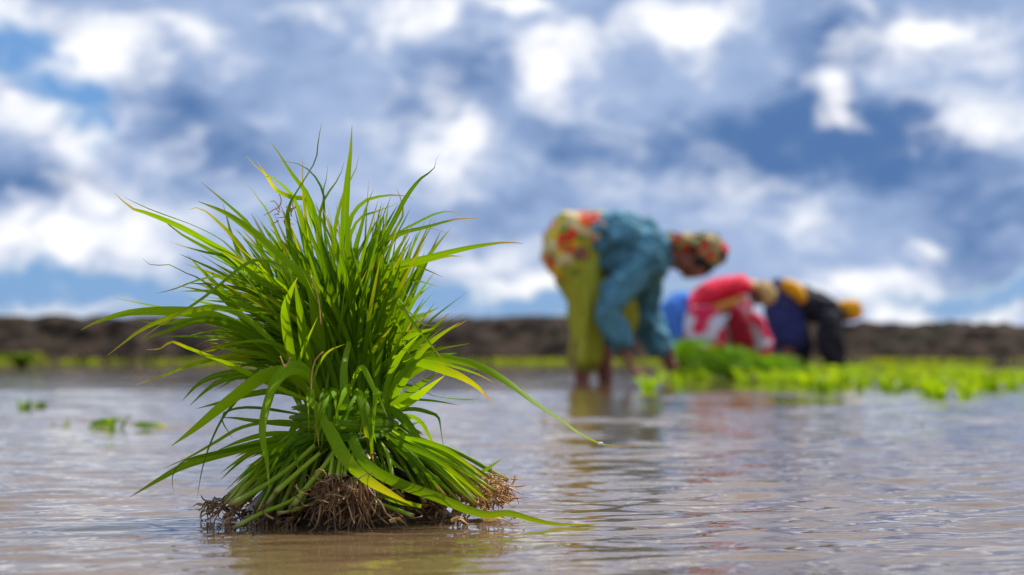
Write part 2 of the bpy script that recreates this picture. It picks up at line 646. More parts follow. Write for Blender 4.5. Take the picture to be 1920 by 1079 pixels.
def build_water():
    rng = np.random.default_rng(4)
    rows = [-25.0, -4.0, 0.2]
    y = .72
    while y < 7.5:
        rows.append(y)
        y *= 1.0034
    while y < BANK_Y + 1.2:
        rows.append(y)
        y *= 1.03
    rows = np.array(rows)
    u = np.concatenate([[-9, -3, -1.3], np.linspace(-.62, .62, 470), [1.3, 3, 9]])
    w = np.where(rows < .5, 9.0, rows * .62 + .12)
    X = u[None, :] * w[:, None]
    Y = np.repeat(rows[:, None], len(u), 1)
    Z = np.zeros_like(X)
    # many small wave trains, shorter ones fade where the sheet gets too coarse to carry them
    for i in range(56):
        lam = .020 * (1.042 ** i) * rng.uniform(.9, 1.1)
        th = rng.normal(0, .38) + math.pi / 2 + .25
        k = 2 * math.pi / lam
        amp = .0165 * lam * (lam / .1) ** -.35 / 5
        ph = rng.uniform(0, 6.28)
        spacing = np.maximum(Y, .7) * .0034 + .0005
        fade = np.clip((lam / spacing - 3) / 4, 0, 1)
        env = .65 + .35 * np.sin(X * rng.uniform(1, 4) + Y * rng.uniform(1, 4) + rng.uniform(0, 6))
        Z += amp * fade * env * np.sin(k * (X * math.cos(th) + Y * math.sin(th)) + ph)
    # sheltered, calmer water just in front of the bundle
    bx, by = -.15, 1.58
    calm = 1 - .78 * np.exp(-(((X - bx - .02) / .17) ** 2 + ((Y - by + .10) / .27) ** 2) ** 1.5)
    Z *= calm
    # ruffled and quieter patches
    Z *= .95 + .45 * np.sin(X * 2.3 + 1.1 * np.sin(Y * 1.7)) * np.sin(Y * 2.9 + 1.4 * np.sin(X * 1.9 + 1))
    edge = np.clip((np.abs(u) < .615).astype(float), 0, 1)[None, :]
    Z *= edge * (Y > .5)
    nr, nc = X.shape
    V = np.stack([X, Y, Z], -1).reshape(-1, 3)
    i = np.arange(nr - 1)[:, None] * nc + np.arange(nc - 1)[None, :]
    F = np.stack([i, i + 1, i + nc + 1, i + nc], -1).reshape(-1, 4)
    me = bpy.data.meshes.new('water')
    me.vertices.add(len(V))
    me.vertices.foreach_set('co', V.astype(np.float32).ravel())
    me.loops.add(F.size)
    me.loops.foreach_set('vertex_index', F.astype(np.int32).ravel())
    me.polygons.add(len(F))
    me.polygons.foreach_set('loop_start', np.arange(0, F.size, 4, dtype=np.int32))
    me.polygons.foreach_set('loop_total', np.full(len(F), 4, dtype=np.int32))
    me.update(calc_edges=True)
    me.polygons.foreach_set('use_smooth', np.ones(len(F), dtype=bool))
    me.materials.append(M['water'])
    o = bpy.data.objects.new('water', me)
    COL.objects.link(o)
    return tag(o, kind='structure')


build_water()
g = link_mesh('ground', [(-4000, -600, -.16), (4000, -600, -.16), (4000, 6000, -.16), (-4000, 6000, -.16)], [(0, 1, 2, 3)], M['ground'])
tag(g, kind='structure')


def build_bank():
    xs = np.concatenate([np.arange(-70, -14, .6), np.arange(-14, 14, .11), np.arange(14, 70, .6)])
    prof = [(-.5, -.12), (0, .0), (.25, .16), (.5, .32), (.8, .46), (1.05, .60), (1.3, .72), (1.6, .80), (2.0, .84), (2.6, .86), (3.6, .84), (6, .80), (20, .75), (60, .7)]
    V, F = [], []
    m = len(prof)
    for x in xs:
        top = 1.0 + .05 * math.sin(x * .35 + 1) - .010 * x + .06 * mnoise.noise(Vector((x * .5, 3, 0))) + .07 * mnoise.noise(Vector((x * 1.9, 7, 0)))
        for j, (py, pz) in enumerate(prof):
            p = Vector((x * .9, py * 1.4, pz * 2))
            r = mnoise.fractal(p * 1.6, 1.0, 2.0, 4) * .10 + mnoise.noise(p * 4.5) * .07
            f = min(1, max(0, (py - .05) / .3)) if py < 5 else .3
            V.append((x + r * .5 * f, BANK_Y + py - r * f, pz * top + r * f * .95))
    for i in range(len(xs) - 1):
        for j in range(m - 1):
            a = i * m + j
            F.append((a, a + m, a + m + 1, a + 1))
    return tag(link_mesh('embankment', V, F, M['earth'], smooth=False), kind='structure')


build_bank()


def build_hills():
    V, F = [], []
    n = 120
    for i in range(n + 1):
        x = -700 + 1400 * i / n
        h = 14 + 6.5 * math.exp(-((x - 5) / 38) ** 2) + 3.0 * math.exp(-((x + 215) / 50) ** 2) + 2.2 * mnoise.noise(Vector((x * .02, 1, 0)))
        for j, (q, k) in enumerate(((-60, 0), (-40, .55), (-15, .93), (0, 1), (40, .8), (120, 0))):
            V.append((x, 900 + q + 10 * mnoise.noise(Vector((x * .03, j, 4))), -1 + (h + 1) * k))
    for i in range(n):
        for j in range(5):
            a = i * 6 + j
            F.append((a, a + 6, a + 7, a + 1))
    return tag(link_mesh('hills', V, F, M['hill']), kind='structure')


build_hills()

# ------------------------------------------------------------------ the seedling bundle in front
D0 = 1.72
rnd = random.Random(11)
bundle = empty('rice_seedling_bundle', pix(665, 985, D0) * 1.0)
bundle.location.z = 0
bpy.context.view_layer.update()
tag(bundle, 'large bright green bundle of rice seedlings standing on brown roots in the near water', 'seedling bundle')
MM = D0 / FPX


def px3(p):
    return tuple(pix(p[0], p[1], D0 + p[2]))


def path_px(pts, d_tip, d_base):
    """pts tip -> base in view pixels; gives base -> tip points in the scene"""
    n = len(pts)
    L = [0]
    for a, b in zip(pts[:-1], pts[1:]):
        L.append(L[-1] + math.hypot(a[0] - b[0], a[1] - b[1]))
    out = []
    for p, l in zip(pts, L):
        f = l / L[-1]
        if len(p) > 2:
            dd = p[2]
        else:
            dd = d_tip + (d_base - d_tip) * f
        out.append(px3((p[0], p[1], dd)))
    return out[::-1]


# traced blades: (points tip->base, width px, depth tip, depth base, tint, yellow, dry, roll, twist, wobble)
HERO = [
 ([(214,362),(247,391),(278,401),(337,426),(399,461),(446,492),(530,590),(600,735)], 19, -.05, -.02, .75, 0, .6, .3, .4, .3),
 ([(232,370),(280,392),(330,410),(380,430),(440,470),(540,600),(610,740)], 13, -.02, 0, .35, 0, .3, .7, .5, .4),
 ([(300,408),(340,440),(390,468),(440,500),(520,590),(600,740)], 13, -.02, 0, .15, 0, .2, .5, .2, .2),
 ([(376,341),(418,376),(453,407),(473,430),(496,485),(540,600),(610,740)], 11, .02, 0, .2, 0, .3, .6, .8, .4),
 ([(352,394),(362,389),(383,395),(407,415),(438,446),(470,490),(540,600),(610,740)], 13, 0, 0, .3, .5, .3, .4, .6, .3),
 ([(372,378),(422,399),(469,430),(500,457),(539,496),(570,520),(588,545),(600,640),(620,740)], 24, -.10, -.03, .85, 0, .2, .1, .2, .1),
 ([(418,383),(428,416),(438,450),(480,540),(600,740)], 13, .03, .02, .7, 0, .2, .2, .3, .1),
 ([(444,430),(466,458),(490,490),(540,600),(610,740)], 13, .03, .02, .8, 0, .2, .2, .2, .1),
 ([(317,453),(352,465),(399,477),(442,488),(520,580),(600,740)], 11, -.02, 0, .45, 0, .4, .5, .5, .3),
 ([(267,485),(286,498),(317,496),(345,510),(376,523),(415,555),(490,630),(600,740)], 13, -.04, -.01, .4, 0, .5, .5, .4, .5),
 ([(352,479),(383,512),(422,551),(490,640),(600,745)], 15, .01, 0, .85, 0, .2, .2, .2, .1),
 ([(292,551),(325,543),(368,527),(407,520),(460,530),(540,600),(610,720)], 9, -.07, -.02, .15, 0, .4, .5, .5, .4),
 ([(200,668),(233,642),(270,616),(334,590),(410,577),(480,610),(590,730)], 12, -.12, -.03, .75, .4, .6, .4, .4, .2),
 ([(267,634),(302,609),(337,588),(376,562),(415,531),(453,500),(485,487),(530,500),(560,540)], 7, -.13, -.08, .5, .2, .2, .6, .3, .2),
 ([(152,619),(189,601),(247,586),(333,584),(403,594),(490,640),(595,735)], 22, -.10, -.02, .8, 0, .25, .15, .15, .1),
 ([(210,558),(267,570),(321,580),(368,586),(450,620),(590,730)], 9, -.03, 0, .5, 0, .4, .3, .3, .2),
 ([(258,600),(300,608),(360,600),(430,610),(500,650),(595,738)], 16, -.08, -.01, .4, 0, .2, .3, .3, .2),
 ([(262,640),(310,622),(380,600),(450,615),(520,660),(600,740)], 17, -.09, -.02, .3, 0, .2, .3, .2, .2),
 ([(461,292),(488,321),(516,337),(535,354),(555,383),(580,480),(620,740)], 15, 0, 0, .65, 0, .3, .3, .4, .3),
 ([(482,302),(504,337),(520,358),(547,370),(572,373),(578,390),(585,430)], 9, -.06, .05, .95, 1.6, .9, .3, .6, .3),
 ([(450,339),(473,356),(488,380),(504,403),(540,500),(615,740)], 10, .01, 0, .55, 0, .3, .4, .3, .3),
 ([(508,267),(527,294),(543,321),(559,341),(586,390),(610,520),(630,740)], 15, -.03, 0, .6, 0, .3, .3, .4, .2),
 ([(516,302),(555,306),(582,321),(597,341),(607,364),(609,403),(622,560),(640,740)], 9, -.05, -.01, .1, 0, .3, .5, .8, .5),
 ([(603,232),(597,263),(593,298),(576,330),(556,362),(540,400),(550,480),(590,600),(630,740)], 12, -.04, -.01, .15, 0, .3, .5, 1.2, .8),
 ([(568,294),(567,315),(567,333),(575,420),(610,600)], 7, 0, 0, .95, 1.8, .8, .5, .5, .2),
 ([(615,309),(611,341),(606,380),(620,560),(640,740)], 7, .03, .01, .2, 0, .3, .3, .3, .2),
 ([(646,302),(636,333),(617,360),(600,400),(605,480),(630,680)], 8, .02, .01, .1, 0, .3, .5, .5, .4),
 ([(558,520),(547,543),(535,578),(537,610),(543,650),(555,700)], 18, -.13, -.07, .9, 0, .2, .1, .2, .1),
 ([(553,527),(558,560),(563,590),(570,640),(585,710)], 17, -.11, -.06, .5, 0, .2, .2, .2, .1),
 ([(660,236),(657,286),(652,329),(648,376),(646,415),(648,500),(655,740)], 21, -.01, 0, .55, 0, .2, .35, .2, .1),
 ([(673,292),(665,325),(649,352),(630,420),(625,520),(640,740)], 11, .02, .01, 1, .3, .2, .3, .2, .1),
 ([(836,274),(818,298),(813,317),(791,333),(774,352),(756,380),(745,403),(725,442),(713,477),(690,580),(670,740)], 13, -.03, 0, .15, 0, .4, .4, 1.2, .9),
 ([(900,411),(857,411),(799,426),(752,438),(706,465),(680,560),(670,740)], 11, -.02, 0, .35, 0, .9, .5, .6, .3),
 ([(873,424),(869,407),(846,397),(818,401),(783,418),(737,446),(700,510),(675,740)], 10, .01, 0, .3, 0, .3, .4, .9, .5),
 ([(857,446),(818,430),(780,430),(730,460),(690,560),(670,740)], 6, .03, .01, .7, .8, 1, .5, .5, .2),
 ([(982,457),(947,455),(900,461),(853,471),(799,485),(745,500),(710,530),(680,740)], 15, -.06, -.01, .55, 0, .8, .4, .5, .2),
 ([(867,481),(838,481),(791,492),(745,506),(705,550),(680,740)], 14, -.04, 0, .85, 0, .4, .3, .3, .2),
 ([(830,520),(799,506),(768,498),(725,520),(690,600),(675,740)], 10, .01, 0, .75, 0, .4, .3, .4, .3),
 ([(830,542),(799,531),(752,525),(715,550),(690,620),(675,740)], 8, .03, 0, .2, 0, .4, .4, .3, .3),
 ([(776,373),(745,366),(706,370),(678,382),(655,420),(645,520),(655,740)], 12, .03, .01, .85, 0, .6, .3, .3, .2),
 ([(746,381),(713,395),(678,407),(655,450),(650,560),(655,740)], 10, .02, .01, .85, .2, .5, .3, .3, .2),
 ([(700,356),(686,391),(678,426),(667,469),(660,560),(660,740)], 15, -.03, 0, .6, 0, .2, .3, .2, .1),
 ([(743,352),(752,376),(756,403),(737,438),(717,477),(690,580),(670,740)], 10, .01, 0, .5, 0, .3, .4, .6, .4),
 ([(818,611),(795,609),(772,590),(752,566),(737,555),(715,570),(695,650),(680,740)], 9, -.05, -.02, .65, .2, .8, .4, .5, .3),
 ([(861,605),(830,625),(807,642),(785,665),(765,700),(740,740),(710,765)], 14, -.07, -.03, .85, .3, .5, .2, .4, .2),
 ([(770,574),(763,556),(756,543),(745,520),(715,540),(690,640),(675,740)], 7, -.03, 0, .2, 0, .3, .4, .3, .3),
 ([(842,690),(813,653),(790,625),(768,598),(745,565),(725,560),(700,640),(685,740)], 9, -.08, -.02, .5, .1, .3, .3, .3, .2),
 ([(770,668),(758,645),(752,620),(738,600),(722,590),(705,640),(690,740)], 8, -.06, -.02, .5, .1, .3, .4, .6, .5),
 ([(1200,836),(1168,839),(1127,832),(1086,812),(1054,788),(1009,759),(960,722),(911,692),(866,677),(793,668),(732,680),(690,740)], 15, -.10, -.02, .7, .15, .9, .3, .7, .25),
 ([(927,718),(895,702),(846,686),(785,672),(730,690),(690,745)], 8, -.02, 0, .6, .1, .6, .3, .3, .2),
 ([(927,755),(912,744),(895,726),(866,708),(842,698),(785,680),(730,680),(690,740)], 19, -.08, -.02, .85, .9, 1.2, .2, .3, .15),
 ([(840,668),(800,664),(750,660),(715,690),(690,745)], 19, -.03, -.01, .9, .3, .2, .2, .2, .1),
 ([(899,739),(895,749),(854,749),(813,743),(772,726),(725,725),(690,750)], 9, -.04, -.01, .15, 0, .3, .5, .8, .5),
 ([(862,760),(821,753),(785,749),(740,745),(700,755)], 6, -.02, 0, .25, 0, .3, .3, .3, .2),
 ([(834,704),(805,726),(772,751),(744,766),(705,775)], 15, -.10, -.04, 1, .35, .2, .2, .2, .1),
 ([(820,700),(790,720),(755,745),(715,765)], 14, -.06, -.03, .5, 0, .2, .2, .2, .1),
 ([(836,863),(829,820),(823,784),(809,775),(776,767),(740,772),(705,790)], 8, -.05, -.02, .1, 0, .3, .4, .6, .4),
 ([(827,857),(805,820),(789,792),(760,780),(715,785)], 9, -.02, 0, .9, .2, .3, .3, .3, .1),
 ([(797,835),(775,808),(755,785),(733,768),(700,765)], 17, -.09, -.05, .2, 0, .1, .3, .4, .2),
 ([(944,859),(911,881),(887,896),(850,918)], 8, -.02, -.02, .7, 0, .2, .3, .2, .1),
 ([(727,784),(713,752),(699,726),(687,700),(679,688),(668,700),(655,735)], 10, -.13, -.07, .75, 0, .2, .3, .3, .2),
 ([(258,721),(317,701),(367,682),(430,672),(500,690),(600,748)], 9, -.04, -.01, .5, .1, .4, .3, .3, .2),
 ([(274,656),(301,654),(321,641),(348,651),(395,670),(441,689),(480,707),(540,735),(600,760)], 10, -.12, -.04, .95, .6, .4, .3, .8, .4),
 ([(342,752),(371,721),(410,703),(465,699),(530,715),(600,752)], 16, -.06, -.02, .15, 0, .1, .2, .2, .1),
 ([(356,761),(387,732),(418,713),(470,705),(540,725),(605,755)], 14, -.07, -.02, .2, 0, .1, .2, .2, .1),
 ([(367,767),(418,754),(468,740),(530,735),(600,760)], 12, -.06, -.02, .35, 0, .2, .2, .2, .1),
 ([(321,837),(363,806),(406,771),(441,744),(480,715),(505,702),(545,700),(590,750)], 24, -.14, -.04, .95, .05, .2, .15, .2, .1),
 ([(505,923),(500,865),(492,822),(494,783),(507,736),(519,705),(548,684),(572,690),(600,750)], 17, -.16, -.06, .8, .1, .3, .2, .3, .15),
 ([(497,800),(503,750),(522,715),(545,697),(575,705),(605,755)], 13, -.14, -.06, .9, .1, .2, .2, .3, .1),
 ([(243,933),(297,900),(340,876),(395,857),(453,841),(510,826),(580,815)], 16, -.10, -.04, .5, .05, .3, .2, .2, .1),
 ([(303,880),(356,857),(410,826),(453,802),(520,790),(590,795)], 7, -.06, -.03, .5, .1, .3, .3, .2, .1),
 ([(326,923),(323,896),(336,872),(363,859),(430,845),(530,825)], 8, -.11, -.05, .1, 0, .2, .4, .5, .2),
 ([(369,939),(379,880),(395,830),(418,783),(449,744),(465,709),(500,690),(570,730)], 5, -.12, -.05, .05, 0, .2, .3, .2, .1),
 ([(437,824),(416,787),(430,770),(480,765),(580,780)], 6, -.09, -.04, .1, 0, .2, .3, .2, .1),
 ([(410,783),(440,784),(468,788),(530,795),(600,800)], 9, -.06, -.04, .3, 0, .2, .3, .2, .1),
 ([(408,845),(450,828),(500,815),(570,812)], 10, -.06, -.04, .5, 0, .2, .3, .2, .1),
 ([(413,888),(440,868),(480,845),(560,825)], 9, -.06, -.04, .8, .1, .2, .3, .2, .1),
 ([(412,902),(440,875),(475,850),(550,830)], 7, -.05, -.03, .15, 0, .2, .3, .2, .1),
 ([(560,882),(552,850),(545,825),(555,800),(600,795)], 12, -.15, -.06, .4, 0, .2, .2, .2, .1),
 ([(772,947),(732,926),(691,902),(660,875),(640,848),(622,815),(605,782),(590,760),(578,748)], 23, -.18, -.12, .95, .9, .15, .1, .25, .05),
 ([(1119,984,-.13),(1075,984,-.13),(1037,983,-.13),(997,974,-.13),(952,962,-.13),(915,966,-.13),(874,955,-.13),(813,930,-.13),(756,910,-.14),(699,881,-.15),(670,845,-.14),(652,788,-.12),(645,700,-.09),(655,640,-.05)], 19, -.10, -.05, .6, .15, .2, .2, .4, .1),
 ([(600,820),(640,862),(690,910),(740,938),(790,950)], 14, -.10, -.14, .55, .2, .2, .3, .3, .1),
 ([(760,885),(735,865),(715,840),(705,812)], 11, -.12, -.09, .6, 0, .2, .3, .2, .1),
 ([(585,620),(600,590),(625,575),(605,640),(590,700)], 5, -.12, -.06, .6, .1, .2, .3, .2, .1),
 ([(648,645),(615,660),(595,690),(583,735)], 5, -.13, -.09, .7, .6, .2, .3, .2, .1),
 ([(596,594),(575,640),(560,680),(552,715)], 6, -.12, -.08, .8, .2, .2, .3, .2, .1),
]
HERO = [h for h in HERO if h[0][0] != (585, 620)]

n_leaf = 0
extra = Join()


def put_leaf(g, tint):
    global n_leaf
    if n_leaf < 298:
        o = link_mesh('leaf', g[0], g[1], M['leaf'], bundle, g[2], tint)
        n_leaf += 1
        return o
    extra.add(g, tint)


for (pts, w, dt, db, ti, ye, dr, ro, tw_, wo_) in HERO:
    P = path_px(pts, dt, db)
    put_leaf(blade(P, w * MM * .98, n=max(14, 3 * len(pts)), roll=ro * rnd.choice((-1, 1)), twist=tw_ * rnd.choice((-1, 1)), wob=wo_, fold=.22, ph=rnd.uniform(0, 6)), (ti, ye, dr))
# the folded-over broad leaf across the front ends bluntly at its bend

# the mass of blades above the tie
for k in range(540):
    q = rnd.random()
    if q < .12:
        th, L = rnd.uniform(-84, -60), rnd.uniform(190, 330)
    elif q < .36:
        th, L = rnd.uniform(-62, -28), rnd.uniform(240, 400)
    elif q < .84:
        th, L = rnd.uniform(-30, 26), rnd.uniform(230, 400)
    else:
        th, L = rnd.uniform(22, 66), rnd.uniform(130, 265)
    bx = 655 + rnd.uniform(-62, 62) + th * .45
    by = 760 + rnd.uniform(-25, 25)
    bd = rnd.uniform(-.045, .055)
    dl = rnd.gauss(0, .30)
    t = R(th)
    start = R(th * .30)
    droop = rnd.uniform(.02, .22) * (abs(th) / 40 + .25)
    pts = []
    x, y, dd = bx, by, bd
    n = 5
    for i in range(n + 1):
        s = i / n
        pts.append(px3((x, y, max(-.16, min(.2, dd)))))
        a = start + (t - start) * min(1, s * 1.7) + (1 if th > 0 else -1) * droop * s * s * 2.2
        x += math.sin(a) * L / n
        y -= math.cos(a) * L / n
        dd += dl * (.3 + s) * L / n * MM
    tint = (min(1, max(0, rnd.betavariate(.7, 1.3))), rnd.choice((0, 0, 0, 0, 0, 0, 0, .5)), rnd.choice((0, 0, .2, .6)))
    put_leaf(blade(pts, rnd.uniform(7, 15) * MM, n=12, roll=rnd.uniform(-.9, .9), twist=rnd.uniform(-.9, .9), wob=rnd.uniform(0, .3), fold=rnd.uniform(.15, .45), ph=rnd.uniform(0, 6)), tint)
extra.link('leaf_mass', M['leaf'], bundle)['kind'] = 'stuff'

# blades wound round the waist: they leave the left flank, cross the front and meet in a knot on the right
for k in range(26):
    f = k / 25
    yl = 768 + 62 * f + rnd.uniform(-9, 9)
    yr = 795 + 18 * f + rnd.uniform(-7, 7)
    sag = (f - .45) * 40 + rnd.uniform(-6, 6)
    bulge = .094 + rnd.uniform(-.012, .02) + .012 * math.sin(math.pi * f)
    pts = []
    s0 = rnd.uniform(0, .22)
    s1 = rnd.uniform(.86, 1.0)
    for t in (0, .16, .33, .5, .66, .83, 1):
        s = s0 + (s1 - s0) * t
        a = math.pi * (.97 - 1.0 * s)
        x = 644 + 104 * math.cos(a)
        y = yl + (yr - yl) * s ** 1.3 + sag * math.sin(math.pi * s) * .8
        pts.append(px3((x, y, -.01 - bulge * math.sin(max(0, min(math.pi, a))))))
    if k % 3 == 0:
        pts = pts[::-1]
    o = blade(pts, rnd.uniform(8, 17) * MM, n=16, roll=rnd.uniform(-.2, .8), twist=rnd.uniform(-.7, .7), wob=.25, ph=k, fold=.35, base_w=.35)
    link_mesh('binding_blade', o[0], o[1], M['leaf'], bundle, o[2], (rnd.betavariate(.8, 1.0), 0, .2))
# loose blades hanging down over the winding
for k in range(16):
    x0 = rnd.uniform(575, 735)
    sx = rnd.uniform(-55, 45)
    y1 = rnd.uniform(800, 868)
    pts = [px3((x0, 752 + rnd.uniform(-12, 6), -.07)), px3((x0 + sx * .15, 738 + rnd.uniform(-14, 10), -.10)), px3((x0 + sx * .5, 760, -.125)), px3((x0 + sx * .8, (760 + y1) / 2 + 6, -.13)), px3((x0 + sx, y1, -.125 + rnd.uniform(-.02, .02)))]
    g_ = blade(pts, rnd.uniform(6, 13) * MM, n=14, roll=rnd.uniform(-.8, .8), twist=rnd.uniform(-1, 1), wob=.3, ph=k, fold=.3)
    link_mesh('hanging_blade', g_[0], g_[1], M['leaf'], bundle, g_[2], (rnd.betavariate(.9, 1.0), rnd.choice((0, 0, .4)), rnd.choice((0, .5, 1))))
# tuft of ends at the knot
for k in range(18):
    a = rnd.uniform(-.9, 1.0)
    L = rnd.uniform(25, 62)
    p0 = (738 + rnd.uniform(-8, 8), 804 + rnd.uniform(-10, 10), -.05)
    pts = [px3((p0[0] - 25, p0[1] - 2, -.075)), px3(p0), px3((p0[0] + L * .55 * math.cos(a), p0[1] + L * .5 * math.sin(a), -.05)), px3((p0[0] + L * math.cos(a), p0[1] + L * math.sin(a) + 10, -.035 + rnd.uniform(-.03, .03)))]
    g_ = blade(pts, rnd.uniform(6, 13) * MM, n=8, roll=rnd.uniform(-.8, .8), twist=rnd.uniform(-1, 1), fold=.3)
    link_mesh('knot_end', g_[0], g_[1], M['leaf'], bundle, g_[2], (rnd.uniform(0, .3), 0, .5))

# stems spreading from the tie down to the roots
feet = []
for k in range(210):
    q = rnd.random()
    if q < .36:      # the sheaf leaning right
        f = rnd.random()
        fx, fy, fd = 800 + 130 * f + rnd.uniform(-25, 25), 948 - 38 * rnd.random() ** 1.5 + rnd.uniform(-6, 6), rnd.uniform(-.09, .06)
        tx, ty = 735 + rnd.uniform(-25, 20), 805 + rnd.uniform(-12, 22)
    elif q < .72:    # left sheaf
        f = rnd.random()
        fx, fy, fd = 425 + 150 * f + rnd.uniform(-15, 15), 935 + 38 * f + rnd.uniform(-12, 12), rnd.uniform(-.13, .03)
        tx, ty = 590 + rnd.uniform(-40, 40), 815 + rnd.uniform(-10, 20)
    else:
        fx, fy, fd = 590 + 180 * rnd.random(), 905 + rnd.uniform(-10, 50), rnd.uniform(-.12, .08)
        tx, ty = 640 + rnd.uniform(-70, 80), 815 + rnd.uniform(-10, 20)
    if q < .72 and fd > -.02:
        fy -= 12
    td2 = fd * .55 - .03
    mid = ((tx * .52 + fx * .48) + rnd.uniform(-6, 6), (ty * .50 + fy * .50) - rnd.uniform(4, 20), (td2 + fd) / 2)
    P = [px3((tx, ty, td2)), px3(mid), px3((fx, fy, fd))]
    if P[2][2] < .004:
        P[2] = (P[2][0], P[2][1], .004)
    w = rnd.uniform(2.2, 4.6) * MM
    feet.append((P[2], P[1], fx))
    g_ = tube(P, [w * .7, w * .9, w * 1.15], n=8, k=6)
    link_mesh('stem', g_[0], g_[1], M['stem'], bundle, g_[2], (rnd.random(), 0, 0))
# traced stems in front
for pts, w in (([(628, 862), (590, 905), (545, 940), (488, 964), (436, 992)], 5.0), ([(640, 830), (610, 872), (575, 915), (550, 950)], 6.5), ([(600, 850), (560, 885), (515, 925)], 6.0),
               ([(590, 835), (540, 880), (490, 915), (430, 948)], 6.0), ([(625, 845), (622, 870), (618, 895)], 4.5), ([(640, 845), (636, 870), (632, 896)], 4.5),
               ([(660, 850), (664, 885), (668, 912)], 4.5), ([(655, 840), (649, 870), (646, 895)], 4.0), ([(700, 940), (740, 955), (775, 968)], 5.0), ([(610, 930), (560, 955), (520, 962)], 3.0)):
    P = [px3((p[0], p[1], -.125 - .02 * i / len(pts))) for i, p in enumerate(pts)]
    P = [(p[0], p[1], max(p[2], -.004)) for p in P]
    g_ = tube(P, [w * MM * .82 * (.75 + .3 * i / (len(P) - 1)) for i in range(len(P))], n=12, k=7)
    link_mesh('stem', g_[0], g_[1], M['stem'], bundle, g_[2], (rnd.uniform(.5, 1), 0, 0))
    feet.append((P[-1], P[-2], pts[-1][0]))

# blades lying among the stems
for k in range(84):
    right = k % 2
    if right:
        tx, ty, fx, fy = 730 + rnd.uniform(-20, 25), 815 + rnd.uniform(-10, 15), 800 + rnd.uniform(0, 140), 905 + rnd.uniform(-10, 45)
    else:
        tx, ty, fx, fy = 580 + rnd.uniform(-40, 50), 815 + rnd.uniform(-10, 15), 420 + rnd.uniform(0, 140), 880 + rnd.uniform(-30, 55)
    dd = rnd.uniform(-.14, -.04)
    P = [px3((tx, ty, dd * .8)), px3(((tx + fx) / 2, (ty + fy) / 2 - rnd.uniform(5, 20), dd)), px3((fx, fy, dd))]
    P[2] = (P[2][0], P[2][1], max(.006, P[2][2]))
    g_ = blade(P, rnd.uniform(6, 12) * MM, n=10, roll=rnd.uniform(-.8, .8), twist=rnd.uniform(-.6, .6), fold=.3)
    link_mesh('stem_leaf', g_[0], g_[1], M['leaf'], bundle, g_[2], (rnd.betavariate(1.3, 1.8), rnd.choice((0, 0, .4)), rnd.choice((0, .5, 1))))


def root(p, d, L, r, curl, j, drop):
    p = np.array(p)
    d = unit(np.array(d, dtype=float))
    pts = [p.copy()]
    ax = unit(np.array([rnd.gauss(0, 1) for _ in range(3)]))
    for i in range(6):
        d = unit(d + cross(ax, d) * curl + np.array((rnd.gauss(0, .25), rnd.gauss(0, .25), rnd.gauss(0, .25) - drop)))
        p = p + d * L / 6
        if p[2] < -.01:
            p[2] = -.01
        pts.append(p.copy())
    j.add(tube(pts, [r, r, r * .9, r * .8, r * .7, r * .55, r * .3], n=10, k=5, cap=False))


def cluster(sel, count, mat, L, rr, curl, drop, name, zmax=.05):
    j = Join()
    for k in range(count):
        foot, above, _ = rnd.choice(sel)
        d = np.array(foot) - np.array(above)
        d = unit(d) + np.array([rnd.gauss(0, .45) for _ in range(3)])
        p0 = np.array(foot) + np.array([rnd.gauss(0, .004) for _ in range(3)])
        p0[2] = min(p0[2], zmax)
        root(p0, d, rnd.uniform(*L), rnd.uniform(*rr), rnd.uniform(-curl, curl), j, drop)
    o = j.link(name, mat, bundle)
    o['kind'] = 'stuff'
    return o


left = [f for f in feet if f[2] < 590]
cent = [f for f in feet if 560 < f[2] < 790]
rght = [f for f in feet if f[2] > 800]
cluster(left, 90, M['root_dark'], (.010, .028), (.0005, .0013), 1.0, .25, 'root_clump', .012)
cluster(cent, 45, M['root_dark'], (.012, .032), (.0006, .0015), 1.0, .3, 'root_clump', .02)
cluster(rght, 170, M['root_tan'], (.010, .026), (.0005, .0011), 1.3, .12, 'root_clump')
# hanging curtain of curly roots in the middle front, and a dry fringe right and left
j = Join()
for k in range(170):
    x = rnd.uniform(598, 692)
    p = px3((x, rnd.uniform(893, 925), -.13 + rnd.uniform(-.025, .03)))
    root(p, (rnd.gauss(0, .4), rnd.gauss(0, .3), -1), rnd.uniform(.03, .058), rnd.uniform(.0005, .0013), rnd.uniform(-1.5, 1.5), j, .4)
j.link('root_clump', M['root_dark'], bundle)['kind'] = 'stuff'
j = Join()
for k in range(110):
    p = px3((rnd.uniform(885, 950), rnd.uniform(898, 945), rnd.uniform(-.06, .03)))
    root(p, (1, rnd.gauss(0, .5), rnd.gauss(.1, .45)), rnd.uniform(.012, .030), rnd.uniform(.0005, .0012), rnd.uniform(-1.4, 1.4), j, .08)
j.link('root_clump', M['root_tan'], bundle)['kind'] = 'stuff'
j = Join()
for k in range(60):
    p = px3((rnd.uniform(390, 450), rnd.uniform(938, 958), rnd.uniform(-.10, -.03)))
    root(p, (-1, rnd.gauss(0, .5), rnd.gauss(.15, .4)), rnd.uniform(.010, .024), rnd.uniform(.0005, .0012), rnd.uniform(-1, 1), j, .15)
j.link('root_clump', M['root_dark'], bundle)['kind'] = 'stuff'
j = Join()
for k in range(110):
    x = rnd.uniform(400, 900)
    p = px3((x, rnd.uniform(945, 975), -.12 + .06 * abs(x - 650) / 250 + rnd.uniform(-.015, .02)))
    root(p, (rnd.gauss(0, 1), rnd.gauss(-.3, .4), rnd.gauss(-.5, .5)), rnd.uniform(.012, .034), rnd.uniform(.0006, .0015), rnd.uniform(-1.2, 1.2), j, .1)
j.link('root_clump', M['root_dark'], bundle)['kind'] = 'stuff'
